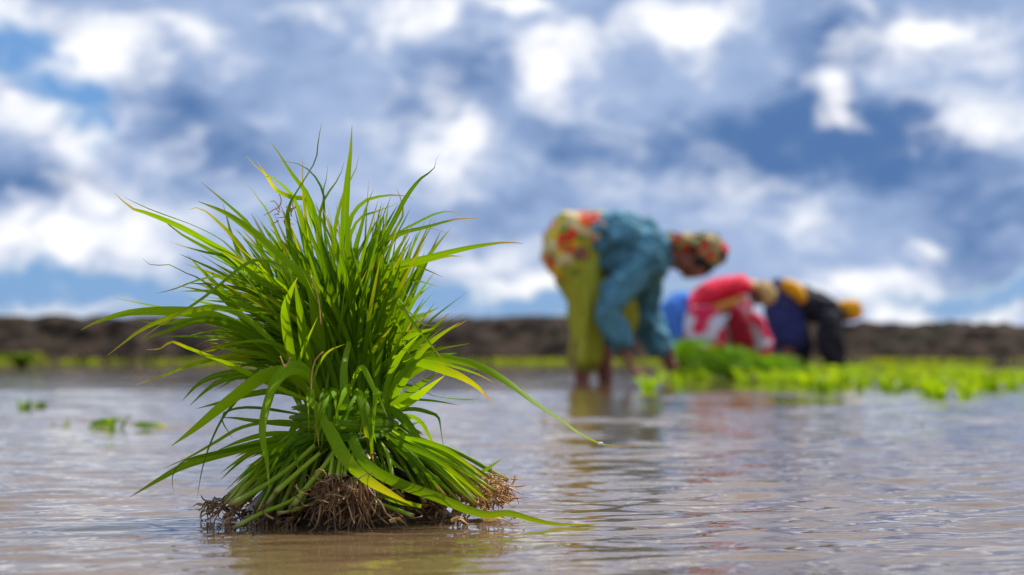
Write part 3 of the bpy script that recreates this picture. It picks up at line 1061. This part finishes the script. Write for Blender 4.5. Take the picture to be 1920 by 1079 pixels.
# small dead bits caught high up among the blades
j = Join()
for k in range(18):
    p = px3((rnd.uniform(518, 550), rnd.uniform(388, 414), .0 + rnd.uniform(-.01, .01)))
    root(p, [rnd.gauss(0, 1) for _ in range(3)], rnd.uniform(.008, .018), .0007, rnd.uniform(-.6, .6), j, 0)
j.link('dead_root', M['root_tan'], bundle)['kind'] = 'stuff'
for pts in ([(582, 516), (590, 540), (597, 562), (602, 609)], [(583, 735), (585, 700), (592, 675), (606, 660)], [(545, 670), (535, 688), (525, 668)]):
    g_ = tube([px3((p[0], p[1], -.125)) for p in pts], [1.2 * MM] * len(pts), n=10, k=5)
    link_mesh('dead_stem', g_[0], g_[1], M['root_tan'], bundle, g_[2])
# the muddy core the roots are matted into
V, F = [], []
nu, nv = 40, 9
for i in range(nv):
    f = i / (nv - 1)
    for k in range(nu):
        a = 2 * math.pi * k / nu
        r = 1 + .16 * mnoise.noise(Vector((math.cos(a) * 2, math.sin(a) * 2, f * 3))) + .08 * mnoise.noise(Vector((math.cos(a) * 7, math.sin(a) * 7, f * 9)))
        cx, cy = bundle.location.x - .005, D0 - .02
        V.append((cx + math.cos(a) * .105 * r * (1 - f ** 2 * .72), cy + math.sin(a) * .070 * r * (1 - f ** 2 * .55), -.02 + .088 * f + .004 * mnoise.noise(Vector((a * 5, f * 6, 2)))))
for i in range(nv - 1):
    for k in range(nu):
        F.append((i * nu + k, i * nu + (k + 1) % nu, (i + 1) * nu + (k + 1) % nu, (i + 1) * nu + k))
F.append(tuple((nv - 1) * nu + k for k in range(nu)))
link_mesh('root_ball', V, F, M['mud'], bundle)


def uvsphere(c, r, nu=10, nv=7, squash=(1, 1, 1), axes=None):
    V, F, U = [], [], []
    c = np.array(c, dtype=float)
    A = np.eye(3) if axes is None else np.array(axes)
    for i in range(nv + 1):
        t = math.pi * i / nv
        for k in range(nu):
            a = 2 * math.pi * k / nu
            v = np.array((math.sin(t) * math.cos(a) * squash[0], math.sin(t) * math.sin(a) * squash[1], math.cos(t) * squash[2])) * r
            V.append(c + v @ A)
            U.append((k / nu, i / nv))
    for i in range(nv):
        for k in range(nu):
            F.append((i * nu + k, i * nu + (k + 1) % nu, (i + 1) * nu + (k + 1) % nu, (i + 1) * nu + k))
    return V, F, U


for x0, x1, yy, dd in ((905, 962, 968, -.115), (845, 880, 966, -.12), (730, 765, 975, -.125), (455, 490, 965, -.10), (960, 985, 958, -.09)):
    a_, b_ = pix(x0, yy, D0 + dd), pix(x1, yy + 4, D0 + dd - .01)
    a_.z, b_.z = .007, .003
    g_ = blade([tuple(a_), tuple((a_ + b_) / 2 + Vector((0, .004, .005))), tuple(b_)], .011, n=6, roll=.9, twist=.8, fold=.35)
    link_mesh('dead_leaf', g_[0], g_[1], M['root_tan'], bundle, g_[2])
g_ = uvsphere(px3((1126, 832, -.10)), 4.2 * MM, squash=(1.3, 1, .8))
link_mesh('water_droplet', g_[0], g_[1], M['drop'], bundle, g_[2])

# ------------------------------------------------------------------ planted seedlings, heap, tufts
def clump_mesh(seed, nb_, h, spread, wd):
    r = random.Random(seed)
    j = Join()
    for i in range(nb_):
        a = r.uniform(0, 6.283)
        l = h * r.uniform(.65, 1.1)
        le = r.uniform(.15, 1.0) * spread
        b = np.array((math.cos(a) * .008, math.sin(a) * .008, -.02))
        d = np.array((math.cos(a), math.sin(a), 0))
        P = [b, b + d * le * l * .25 + np.array((0, 0, l * .55)), b + d * le * l * .6 + np.array((0, 0, l * .92)), b + d * le * l * 1.0 + np.array((0, 0, l * (1.0 - .35 * le)))]
        j.add(blade(P, wd * r.uniform(.7, 1.2), n=5, roll=r.uniform(-1.2, 1.2), twist=r.uniform(-.6, .6), fold=.2), (r.random(), r.choice((0, .2, .5)), .2))
    return j


protos = []
for i in range(6):
    jj = clump_mesh(50 + i, 16, .080, 1.1, .0135)
    protos.append(link_mesh('rice_seedling', jj.V, jj.F, M['field_leaf'], None, jj.UV, np.array(jj.T)))
spots = []
y = 5.9
rr = random.Random(3)
while y < 16:
    xl = on_water(1180, 664 + CAM_H * FPX / y).x
    x = xl
    xr = (1990 - 960) / FPX * y
    while x < xr:
        px = 960 + x / y * FPX
        dens = min(1, max(0, (px - 1190) / 170)) * min(.9, .14 + (y - 5.9) / 6.5) * min(1, max(0, .5 + 4.0 * mnoise.noise(Vector((x * 1.5, y * .8, 5)))))
        if rr.random() < dens:
            spots.append((x + rr.uniform(-.05, .05), y + rr.uniform(-.07, .07)))
        x += .13
    y += .15 + y * .010
spots = [s for s in spots if not (s[0] < on_water(1300, 715).x + .1 and 8.9 < s[1] < 10.6)]
spots.sort(key=lambda s: s[1])
print('seedling spots', len(spots))
far = Join()
used = set()
NMAX = 300
for i, (x, y) in enumerate(spots):
    k = rr.randrange(6)
    s = rr.uniform(.55, 1.3)
    rz = rr.uniform(0, 6.28)
    if i < NMAX:
        if k not in used:
            o = protos[k]
            used.add(k)
        else:
            o = protos[k].copy()
            COL.objects.link(o)
        o.location = (x, y, 0)
        o.rotation_euler = (0, 0, rz)
        o.scale = (s, s, s)
        tag(o, 'short bright yellow-green rice seedling planted in the shallow water at right', 'rice seedling', 'rice seedlings planted at right')
    else:
        me = protos[k].data
        base = len(far.V)
        c, sn = math.cos(rz) * s, math.sin(rz) * s
        far.V += [(x + v.co.x * c - v.co.y * sn, y + v.co.x * sn + v.co.y * c, v.co.z * s) for v in me.vertices]
        far.F += [tuple(base + q for q in p.vertices) for p in me.polygons]
        if not hasattr(far, 'cache'):
            far.cache = {}
        if k not in far.cache:
            jj = clump_mesh(50 + k, 16, .080, 1.1, .0135)
            far.cache[k] = (jj.UV, jj.T)
        far.UV += far.cache[k][0]
        far.T += far.cache[k][1]
if far.V:
    tag(far.link('distant_rice_seedlings', M['field_leaf']), 'far mass of bright green rice seedlings before the earth bank', 'rice seedlings', None, 'stuff')

# grass strip along the foot of the bank
j = Join()
r = random.Random(8)
for k in range(6500):
    x = r.uniform(-13, 13)
    y = BANK_Y - r.uniform(-.1, 2.6) * (1 if x < 2 else .5)
    if mnoise.noise(Vector((x * .8, y * .5, 0))) < r.uniform(-.25, .25):
        continue
    h = r.uniform(.035, .10)
    a = r.uniform(0, 6.28)
    w = r.uniform(.008, .016)
    dx, dy = math.cos(a), math.sin(a)
    lx, ly = r.gauss(0, .03), r.gauss(0, .03)
    b = len(j.V)
    j.V += [(x - dx * w, y - dy * w, -.02), (x + dx * w, y + dy * w, -.02), (x + lx + dx * w * .4, y + ly + dy * w * .4, h), (x + lx - dx * w * .4, y + ly - dy * w * .4, h)]
    j.F.append((b, b + 1, b + 2, b + 3))
    j.UV += [(0, .3), (1, .3), (1, .9), (0, .9)]
    t = (r.random() * .4 - .25, r.choice((.4, .7, 1.0)), 0)
    j.T += [t] * 4
tag(j.link('bank_grass', M['field_leaf']), 'thin strip of yellow-green grass along the foot of the earth bank', 'grass', None, 'stuff')


def tuft(name, loc, n, h, spread, wd, mat, seed, label, cat, group=None, wide=1.0):
    e = empty(name, loc)
    tag(e, label, cat, group)
    jj = clump_mesh(seed, n, h, spread, wd)
    o = jj.link('blades', mat, None)
    o.parent = e
    o.scale = (wide, wide, 1)
    return e


# heap of pulled seedlings beside the first planter
heap = empty('seedling_heap', pix(1385, 706, 11.6))
heap.location.z = 0
bpy.context.view_layer.update()
tag(heap, 'dark green heap of pulled rice seedlings in front of the crimson sleeve', 'seedling heap')
r = random.Random(21)
j = Join()
nh = 0
for k in range(620):
    f = r.random()
    px = 1262 + 225 * f
    top = 640 + 44 * f ** 1.2 + 16 * math.exp(-((f - 0) / .1) ** 2)
    dy = r.gauss(0, .13)
    root_p = pix(px + r.uniform(-20, 30), 700 + r.uniform(-14, 8), 11.6 + dy)
    root_p.z = max(.0, root_p.z)
    hgt = r.uniform(.35, 1.15) * (.85 + .25 * math.sin(f * 17))
    ty = 706 - (706 - top) * hgt
    mid = pix(px + r.uniform(-25, 25), ty, 11.6 + dy * .8)
    tip = pix(px + r.uniform(20, 75), ty + r.uniform(0, 38), 11.6 + dy * 1.2 + r.uniform(-.1, .05))
    tip.z = max(.01, tip.z)
    g_ = blade([tuple(root_p), tuple(mid), tuple(tip)], r.uniform(.009, .018), n=6, roll=r.uniform(-1, 1), twist=r.uniform(-.6, .6), fold=.25)
    t = (r.random(), 0, 0)
    if k < 40:
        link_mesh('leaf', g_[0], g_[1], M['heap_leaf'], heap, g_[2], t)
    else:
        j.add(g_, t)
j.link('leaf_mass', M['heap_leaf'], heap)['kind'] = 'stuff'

tuft('grass_tuft', on_water(40, 689), 460, .20, .9, .020, M['heap_leaf'], 71, 'round dark green grass tuft far off at the left edge', 'grass tuft', None, 1.9)
tuft('water_weed', on_water(46, 768), 9, .055, .5, .012, M['heap_leaf'], 72, 'small upright water weed, leftmost in the left-hand water', 'water weed')
tuft('water_weed', on_water(73, 766), 12, .045, .6, .014, M['heap_leaf'], 73, 'small dark water weed just right of the leftmost weed', 'water weed')
tuft('water_weed', on_water(116, 800), 5, .04, .8, .006, M['heap_leaf'], 74, 'faint thin water weed between the left pair and the long sprig', 'water weed')
tuft('water_weed', on_water(218, 806), 7, .05, .7, .010, M['heap_leaf'], 75, 'upright end of the green weed sprig left of the bundle', 'water weed')
e = empty('floating_sprig', on_water(190, 802))
tag(e, 'low green weed sprig lying on the water left of the bundle', 'weed sprig')
for k in range(7):
    a = on_water(166 + k * 6, 803 - (k % 3))
    b_ = a + Vector((.030 + .01 * (k % 2), .02 * (k % 3 - 1), .012 + .006 * (k % 2)))
    g_ = blade([tuple(a), tuple((a + b_) / 2 + Vector((0, 0, .008))), tuple(b_)], .009, n=5, roll=.6, fold=.2)
    link_mesh('leaf', g_[0], g_[1], M['heap_leaf'], e, g_[2], (.5 + .07 * k, 0, .3))
e = empty('floating_leaf', on_water(282, 805))
tag(e, 'flat green and orange leaf floating on the water left of the bundle', 'leaf')
for k, (x0, x1, ye) in enumerate(((250, 292, 0), (268, 316, 1.8), (262, 305, .2))):
    a, b_ = on_water(x0, 805 + k), on_water(x1, 804 + k)
    a.z, b_.z = .006, .004
    g_ = blade([tuple(a), tuple((a + b_) / 2 + Vector((0, 0, .006))), tuple(b_)], .016, n=6, roll=.7, fold=.2)
    link_mesh('leaf', g_[0], g_[1], M['field_leaf'] if ye > 1 else M['heap_leaf'], e, g_[2], (.4, ye, 1.0 if ye > 1 else 0))
tuft('water_weed', on_water(1722, 800), 5, .035, .5, .010, M['heap_leaf'], 76, 'tiny dark weed sprout alone in the right-hand water, farther one', 'water weed')
tuft('water_weed', on_water(1763, 855), 4, .012, 1.0, .010, M['heap_leaf'], 77, 'tiny dark speck of weed in the right-hand water, nearer one', 'water weed')

# ------------------------------------------------------------------ people
WORK = bpy.data.scenes.new('work')


def solid(name, prims, mat, parent, voxel, folds=0.0, fscale=6.0, smooth_it=4, fdir=(1, 1, 1)):
    """melt closed shapes into one continuous skin, then crease it"""
    me = bpy.data.meshes.new(name + '_raw')
    V, F = [], []
    for g_ in prims:
        b = len(V)
        V += [tuple(v) for v in g_[0]]
        F += [tuple(i + b for i in f) for f in g_[1]]
    me.from_pydata(V, [], F)
    me.validate()
    tmp = bpy.data.objects.new('tmp', me)
    WORK.collection.objects.link(tmp)
    m = tmp.modifiers.new('r', 'REMESH')
    m.mode = 'VOXEL'
    m.voxel_size = voxel
    s = tmp.modifiers.new('s', 'SMOOTH')
    s.iterations = smooth_it
    s.factor = .5
    WORK.view_layers[0].update()
    dg = WORK.view_layers[0].depsgraph
    out = bpy.data.meshes.new_from_object(tmp.evaluated_get(dg))
    bpy.data.objects.remove(tmp)
    if folds:
        nvt = len(out.vertices)
        co = np.empty(nvt * 3, dtype=np.float32)
        no = np.empty(nvt * 3, dtype=np.float32)
        out.vertices.foreach_get('co', co)
        out.vertex_normals.foreach_get('vector', no)
        co, no = co.reshape(-1, 3), no.reshape(-1, 3)
        sp = co * (fscale * np.array(fdir, dtype=np.float32))
        q = np.array([mnoise.noise(p) + .5 * mnoise.noise((p[0] * 2.3, p[1] * 2.3, p[2] * 2.3)) for p in sp.tolist()], dtype=np.float32)
        out.vertices.foreach_set('co', (co + no * (q * folds)[:, None]).ravel())
        out.update()
    out.materials.clear()
    out.materials.append(mat)
    out.polygons.foreach_set('use_smooth', [True] * len(out.polygons))
    out.name = name
    o = bpy.data.objects.new(name, out)
    COL.objects.link(o)
    set_parent(o, parent)
    return o


def V3(v):
    return np.array(v, dtype=float)


def capsule(pts, radii, k=14, n=None, ell=None):
    """tube with rounded ends"""
    pts = [V3(p) for p in pts]
    rr_ = [r if isinstance(r, tuple) else (r, r) for r in radii]
    t0, t1 = unit(pts[0] - pts[1]), unit(pts[-1] - pts[-2])
    P = [pts[0] + t0 * min(rr_[0]) * .85, pts[0] + t0 * min(rr_[0]) * .5] + pts + [pts[-1] + t1 * min(rr_[-1]) * .5, pts[-1] + t1 * min(rr_[-1]) * .85]
    s = lambda r, f: (r[0] * f, r[1] * f)
    Q = [s(rr_[0], .35), s(rr_[0], .8)] + rr_ + [s(rr_[-1], .8), s(rr_[-1], .35)]
    return tube(P, Q, n=n or (len(P) * 5), k=k, ell=ell)


def hand(wrist, d, nrm, size=1.0, curl=.5, thumb=1):
    """palm, four unequal bent fingers and a thumb leaving the side of the palm"""
    w, d, nrm = V3(wrist), unit(V3(d)), unit(V3(nrm))
    side = unit(cross(d, nrm))
    nrm = cross(side, d)
    P = [capsule([w - d * .02 * size, w + d * .04 * size, w + d * .085 * size], [(.026 * size, .02 * size), (.036 * size, .015 * size), (.04 * size, .013 * size)], ell=side)]
    for i, (off, L) in enumerate(((-.030, .072), (-.010, .082), (.011, .076), (.031, .060))):
        b = w + d * .088 * size + side * off * size
        dd = d
        pts = [b]
        for q in range(3):
            dd = unit(dd + nrm * curl * .55)
            pts.append(pts[-1] + dd * L / 3 * size)
        P.append(capsule(pts, [.0095 * size, .009 * size, .0085 * size, .0075 * size], k=8, n=14))
    b = w + d * .03 * size - side * thumb * .026 * size
    dd = unit(d * .75 - side * thumb * .75 + nrm * .3)
    pts = [b, b + dd * .032 * size]
    dd = unit(d - side * thumb * .15 + nrm * .45)
    pts += [pts[-1] + dd * .028 * size]
    P.append(capsule(pts, [.013 * size, .011 * size, .009 * size], k=8, n=12))
    return P


def head_shapes(c, up, face, s=1.0):
    """skull, jaw, nose, brow, lips and ears; returns shapes and the two eye centres"""
    c, up = V3(c), unit(V3(up))
    face = unit(V3(face) - up * np.dot(V3(face), up))
    side = cross(up, face)
    A = [side, face, up]
    at = lambda x, y, z: c + (side * x + face * y + up * z) * s
    P = [uvsphere(at(0, -.012, .025), .1 * s, 18, 12, (.76, .95, .92), A), uvsphere(at(0, .022, -.04), .07 * s, 16, 10, (.82, .85, 1.0), A),
         uvsphere(at(0, .062, -.088), .026 * s, 12, 8, (1.1, .9, .8), A),
         capsule([at(0, .085, .018), at(0, .100, -.008), at(0, .108, -.022)], [.010 * s, .013 * s, .015 * s], k=8),
         capsule([at(-.036, .078, .028), at(0, .088, .030), at(.036, .078, .028)], [.010 * s, .009 * s, .010 * s], k=8, ell=up),
         capsule([at(-.020, .082, -.052), at(0, .090, -.051), at(.020, .082, -.052)], [.007 * s, .009 * s, .007 * s], k=8, ell=up)]
    for q in (-1, 1):
        P.append(uvsphere(at(.076 * q, -.008, -.008), .030 * s, 10, 8, (.32, .6, 1.0), A))
        P.append(uvsphere(at(.045 * q, .062, -.026), .024 * s, 10, 8, (1, .8, .8), A))
    return P, [at(.033 * q, .079, .008) for q in (-1, 1)], A


def person(name, D, base_px, label, J, hips):
    e = empty(name, pix(base_px, 664 + CAM_H * FPX / D, D))
    e.location.z = -.12
    bpy.context.view_layer.update()
    tag(e, label, 'person')
    q = lambda k: V3(pix(J[k][0], J[k][1], D + J[k][2]))
    body = []
    spine = [q('pelvis'), q('waist'), q('chest'), q('upper')]
    body.append(capsule(spine, hips['torso'], k=20))
    body.append(capsule([q('upper'), q('neck'), q('head')], [.075, .055, .05], k=12))
    for s_ in ('n', 'f'):
        body.append(capsule([q('upper'), q('sh_' + s_)], [.07, .06], k=12))
        body.append(capsule([q('sh_' + s_), q('el_' + s_), q('wr_' + s_)], [.055, .042, .026], k=12))
        body.append(capsule([q('pelvis'), q('hip_' + s_)], [.12, .1], k=14))
        an = q('an_' + s_)
        an[2] = -.06
        body.append(capsule([q('hip_' + s_), q('kn_' + s_), (q('kn_' + s_) + an) / 2 + V3((-.012, 0, 0)), an], [.092, .062, .054, .034], k=14))
        body.append(capsule([an + V3((-.03, 0, -.04)), an + V3((.06, 0, -.045)), an + V3((.15, 0, -.05))], [(.035, .035), (.042, .028), (.036, .016)], k=10))
        body += hand(q('wr_' + s_), q('hd_' + s_) - q('wr_' + s_), V3((1, 0, -.2)) if s_ == 'n' else V3((-.2, -1, -.3)), 1.12, .6, 1)
    up = q('crown') - q('head')
    face = q('face') - q('head')
    P, eyes, A = head_shapes(q('head'), up, face)
    body += P
    bd_ = solid('body', body, M['skin'], e, .0085, smooth_it=3)
    for k in eyes:
        g_ = uvsphere(k, .011, 10, 8)
        link_mesh('eye', g_[0], g_[1], M['eye'], bd_, g_[2])
    up_, fc_, sd_ = A[2], A[1], A[0]
    c = q('head')
    solid('hair', [uvsphere(c + up_ * .030 - fc_ * .022, .106, 18, 12, (.80, .93, .92), A)], M['hair'], bd_, .012, .004, 30)
    return e, q, A


# --- first planter, nearest
J1 = dict(pelvis=(1078, 456, 0), waist=(1122, 446, 0), chest=(1180, 456, 0), upper=(1226, 470, 0), neck=(1258, 474, 0), head=(1300, 492, -.01),
          crown=(1340, 506, -.03), face=(1284, 536, -.07),
          sh_n=(1215, 490, -.17), el_n=(1146, 568, -.27), wr_n=(1168, 655, -.22), hd_n=(1184, 690, -.2),
          sh_f=(1218, 492, .17), el_f=(1212, 588, .22), wr_f=(1240, 660, .12), hd_f=(1262, 688, .05),
          hip_n=(1082, 482, -.10), kn_n=(1095, 590, -.10), an_n=(1093, 712, -.11),
          hip_f=(1084, 482, .10), kn_f=(1132, 596, .11), an_f=(1138, 712, .10))
p1, q, A = person('person', 9.7, 1110, 'bending planter in teal shirt and lime skirt with flowered headscarf, nearest of the three', J1,
                  dict(torso=[(.16, .145), (.125, .115), (.145, .125), (.14, .10)]))
solid('shirt', [capsule([q('waist') + V3((-.03, 0, .0)), q('chest'), q('upper')], [(.165, .155), (.178, .172), (.172, .140)], k=22),
                capsule([V3(pix(1132, 470, 9.7)), V3(pix(1185, 492, 9.7)), V3(pix(1222, 502, 9.7))], [(.14, .12), (.15, .13), (.14, .10)], k=18),
                capsule([q('upper'), q('upper') * .5 + q('neck') * .5], [.115, .085], k=14),
                capsule([q('upper'), q('sh_n')], [.10, .085]), capsule([q('upper'), q('sh_f')], [.10, .085]),
                capsule([q('sh_n'), q('el_n'), q('wr_n') * .8 + q('el_n') * .2], [.098, .082, .068]), capsule([q('sh_f'), q('el_f'), q('wr_f') * .9 + q('el_f') * .1], [.095, .085, .075])],
      M['teal'], p1, .012, .030, 12, 2)


def skirt(name, top, hem, rt, rh, mat, par, pleats=9, amp=.10, k=72, n=22, mids=None, sharp=1.0):
    """hanging cloth: a closed cone of pleats with a thickness at the hem"""
    top, hem = V3(top), V3(hem)
    V, F, U = [], [], []
    for i in range(n + 1):
        f = i / n
        c = top * (1 - f) + hem * f
        for j_ in range(k):
            a = 2 * math.pi * j_ / k
            w = 1 + amp * f * math.sin(pleats * a + 1.3 * math.sin(2 * a) + f) + amp * .6 * f * mnoise.noise(Vector((math.cos(a) * 3, math.sin(a) * 3, f * 2)))
            rx = (rt[0] * (1 - f) + rh[0] * f) * w
            ry = (rt[1] * (1 - f) + rh[1] * f) * w
            V.append((c[0] + math.cos(a) * rx, c[1] + math.sin(a) * ry, c[2] + .012 * f * math.sin(5 * a)))
            U.append((j_ / k, f))
    for i in range(n):
        for j_ in range(k):
            F.append((i * k + j_, (i + 1) * k + j_, (i + 1) * k + (j_ + 1) % k, i * k + (j_ + 1) % k))
    F.append(tuple(range(k)))
    o = link_mesh(name, V, F, mat, par, U)
    m = o.modifiers.new('t', 'SOLIDIFY')
    m.thickness = .004
    return o


solid('skirt', [capsule([q('pelvis') + V3((0.03, 0, -.02)), q('hip_n') + V3((.03, .09, -.1)), V3(pix(1098, 590, 9.66)), V3(pix(1096, 640, 9.65)), V3(pix(1095, 676, 9.65))],
                        [(.19, .155), (.22, .14), (.20, .088), (.18, .072), (.19, .070)], k=24),
                capsule([V3(pix(1135, 530, 9.78)), V3(pix(1160, 590, 9.82)), V3(pix(1152, 640, 9.82))], [(.12, .10), (.09, .085), (.09, .07)], k=16)],
      M['lime'], p1, .012, .046, 15, 1, (1, 1, .15))
solid('hip_cloth', [capsule([V3(pix(1062, 478, 9.7)), q('pelvis') + V3((0, 0, .01)), V3(pix(1112, 442, 9.7))], [(.185, .15), (.185, .172), (.17, .145)], k=24),
                    capsule([V3(pix(1052, 470, 9.55)), V3(pix(1050, 505, 9.56))], [(.06, .09), (.06, .075)], k=14), capsule([V3(pix(1052, 470, 9.85)), V3(pix(1050, 505, 9.85))], [(.06, .09), (.06, .075)], k=14)],
      M['hip_print'], p1, .012, .022, 14, 2)
solid('headscarf', [uvsphere(V3(pix(1326, 470, 9.69)), .112, 20, 14, (.94, .90, 1.05), A),
                    capsule([V3(pix(1308, 462, 9.70)), V3(pix(1274, 453, 9.70)), V3(pix(1240, 447, 9.70))], [(.11, .075), (.115, .045), (.10, .038)], k=18)],
      M['scarf_print'], p1, .010, .018, 18, 2)

# --- second planter, in red
J2 = dict(pelvis=(1284, 580, 0), waist=(1314, 574, 0), chest=(1356, 558, 0), upper=(1386, 550, 0), neck=(1402, 548, 0), head=(1420, 552, -.02),
          crown=(1444, 566, -.06), face=(1402, 578, -.07),
          sh_n=(1384, 580, -.17), el_n=(1390, 628, -.23), wr_n=(1398, 672, -.2), hd_n=(1404, 692, -.18),
          sh_f=(1390, 582, .17), el_f=(1425, 622, .20), wr_f=(1436, 665, .18), hd_f=(1442, 690, .15),
          hip_n=(1284, 592, -.10), kn_n=(1296, 645, -.11), an_n=(1283, 700, -.12),
          hip_f=(1284, 592, .10), kn_f=(1268, 645, .11), an_f=(1262, 700, .12))
p2, q, A = person('person', 14.5, 1300, 'bending planter in red shawl and white-and-red print with tan headscarf, between the other two', J2,
                  dict(torso=[(.16, .15), (.125, .12), (.145, .13), (.14, .10)]))
solid('shirt', [capsule([q('waist') + V3((-.04, 0, -.03)), q('chest') + V3((0, 0, -.03)), q('upper')], [(.155, .14), (.16, .125), (.15, .105)], k=20),
                capsule([q('upper'), q('sh_n')], [.10, .09]), capsule([q('upper'), q('sh_f')], [.10, .09]),
                capsule([q('sh_f'), q('el_f'), q('wr_f')], [.09, .08, .065])], M['white_print'], p2, .016, .024, 10, 2)
solid('sleeve', [capsule([q('sh_n') * .5 + q('el_n') * .5, q('el_n'), q('wr_n') * .8 + q('el_n') * .2], [.10, .105, .075])], M['crimson'], p2, .014, .02, 10, 3)
shawl2 = solid('shawl', [capsule([V3(pix(1300, 580, 14.48)), V3(pix(1342, 550, 14.47)), V3(pix(1388, 538, 14.48))], [(.21, .12), (.225, .115), (.20, .10)], k=20),
                capsule([V3(pix(1302, 566, 14.36)), V3(pix(1300, 600, 14.32)), V3(pix(1294, 640, 14.32))], [(.05, .07), (.05, .06), (.05, .045)])], M['red'], p2, .014, .024, 10, 2)
solid('shawl_border', [capsule([V3(pix(1318, 588, 14.29)), V3(pix(1350, 576, 14.27)), V3(pix(1390, 562, 14.29))], [(.04, .035), (.04, .04), (.04, .035)])], M['orange'], shawl2, .014, .010, 10, 2)
solid('apron', [capsule([V3(pix(1318, 590, 14.28)), V3(pix(1322, 622, 14.26)), V3(pix(1330, 652, 14.27))], [(.09, .16), (.08, .18), (.07, .16)], k=18)], M['white_print'], p2, .014, .014, 10, 2)
solid('skirt', [capsule([q('pelvis') + V3((-.02, 0, 0)), V3(pix(1270, 600, 14.5)), V3(pix(1272, 645, 14.5))], [(.19, .17), (.20, .17), (.21, .15)], k=20)], M['blue'], p2, .016, .02, 12, 2, (1, 1, .2))
solid('headscarf', [uvsphere(q('head') + A[2] * .035 - A[1] * .040, .110, 18, 12, (.92, .92, 1.08), A),
                    capsule([q('head') - A[1] * .06, q('neck') + V3((0, 0, .05)), q('upper') + V3((.0, 0, .07))], [(.09, .06), (.09, .05), (.07, .03)], k=14)], M['tan'], p2, .012, .020, 14, 2)

# --- third planter, in black
J3 = dict(pelvis=(1470, 556, 0), waist=(1502, 566, 0), chest=(1538, 580, 0), upper=(1562, 588, 0), neck=(1574, 586, 0), head=(1588, 586, 0),
          crown=(1606, 590, -.02), face=(1594, 612, -.05),
          sh_n=(1556, 602, -.17), el_n=(1550, 645, -.2), wr_n=(1562, 682, -.18), hd_n=(1568, 698, -.17),
          sh_f=(1560, 602, .17), el_f=(1566, 645, .2), wr_f=(1574, 682, .16), hd_f=(1578, 698, .15),
          hip_n=(1472, 570, -.10), kn_n=(1482, 632, -.11), an_n=(1472, 692, -.12),
          hip_f=(1472, 570, .10), kn_f=(1506, 632, .11), an_f=(1508, 692, .12))
p3, q, A = person('person', 17.0, 1500, 'bending planter in black top and navy skirt with amber headscarf, rightmost and farthest', J3,
                  dict(torso=[(.16, .15), (.125, .12), (.145, .13), (.14, .10)]))
solid('shirt', [capsule([q('waist') + V3((-.02, 0, .0)), q('chest'), q('upper')], [(.165, .16), (.175, .16), (.165, .12)], k=20),
                capsule([q('upper'), q('sh_n')], [.10, .09]), capsule([q('upper'), q('sh_f')], [.10, .09]),
                capsule([q('sh_n'), q('el_n'), q('wr_n')], [.115, .10, .07]), capsule([q('sh_f'), q('el_f'), q('wr_f')], [.115, .10, .07])], M['black'], p3, .015, .024, 10, 2)
solid('skirt', [capsule([q('pelvis') + V3((-.03, 0, .03)), V3(pix(1470, 590, 17.0)), V3(pix(1478, 632, 17.0))], [(.19, .165), (.21, .19), (.23, .20)], k=20)], M['navy'], p3, .016, .02, 12, 2, (1, 1, .2))
solid('trouser_leg', [capsule([q('hip_f') + V3((.02, -.05, -.1)), q('kn_f'), (q('kn_f') * .35 + q('an_f') * .65)], [.10, .085, .07])], M['black'], p3, .014, .008, 10, 2)
solid('sash', [capsule([V3(pix(1474, 536, 16.86)), V3(pix(1492, 545, 16.82)), V3(pix(1503, 562, 16.82))], [(.10, .07), (.09, .075), (.07, .05)], k=14)], M['amber'], p3, .013, .012, 12, 2)
solid('headscarf', [uvsphere(q('head') + A[2] * .035 - A[1] * .035, .110, 18, 12, (.92, .92, 1.08), A),
                    capsule([q('head') - A[1] * .05, q('neck') + V3((0, 0, .05)), q('upper') + V3((.0, 0, .05))], [(.09, .06), (.08, .045), (.06, .03)], k=14)], M['amber'], p3, .012, .020, 14, 2)

bpy.data.scenes.remove(WORK)
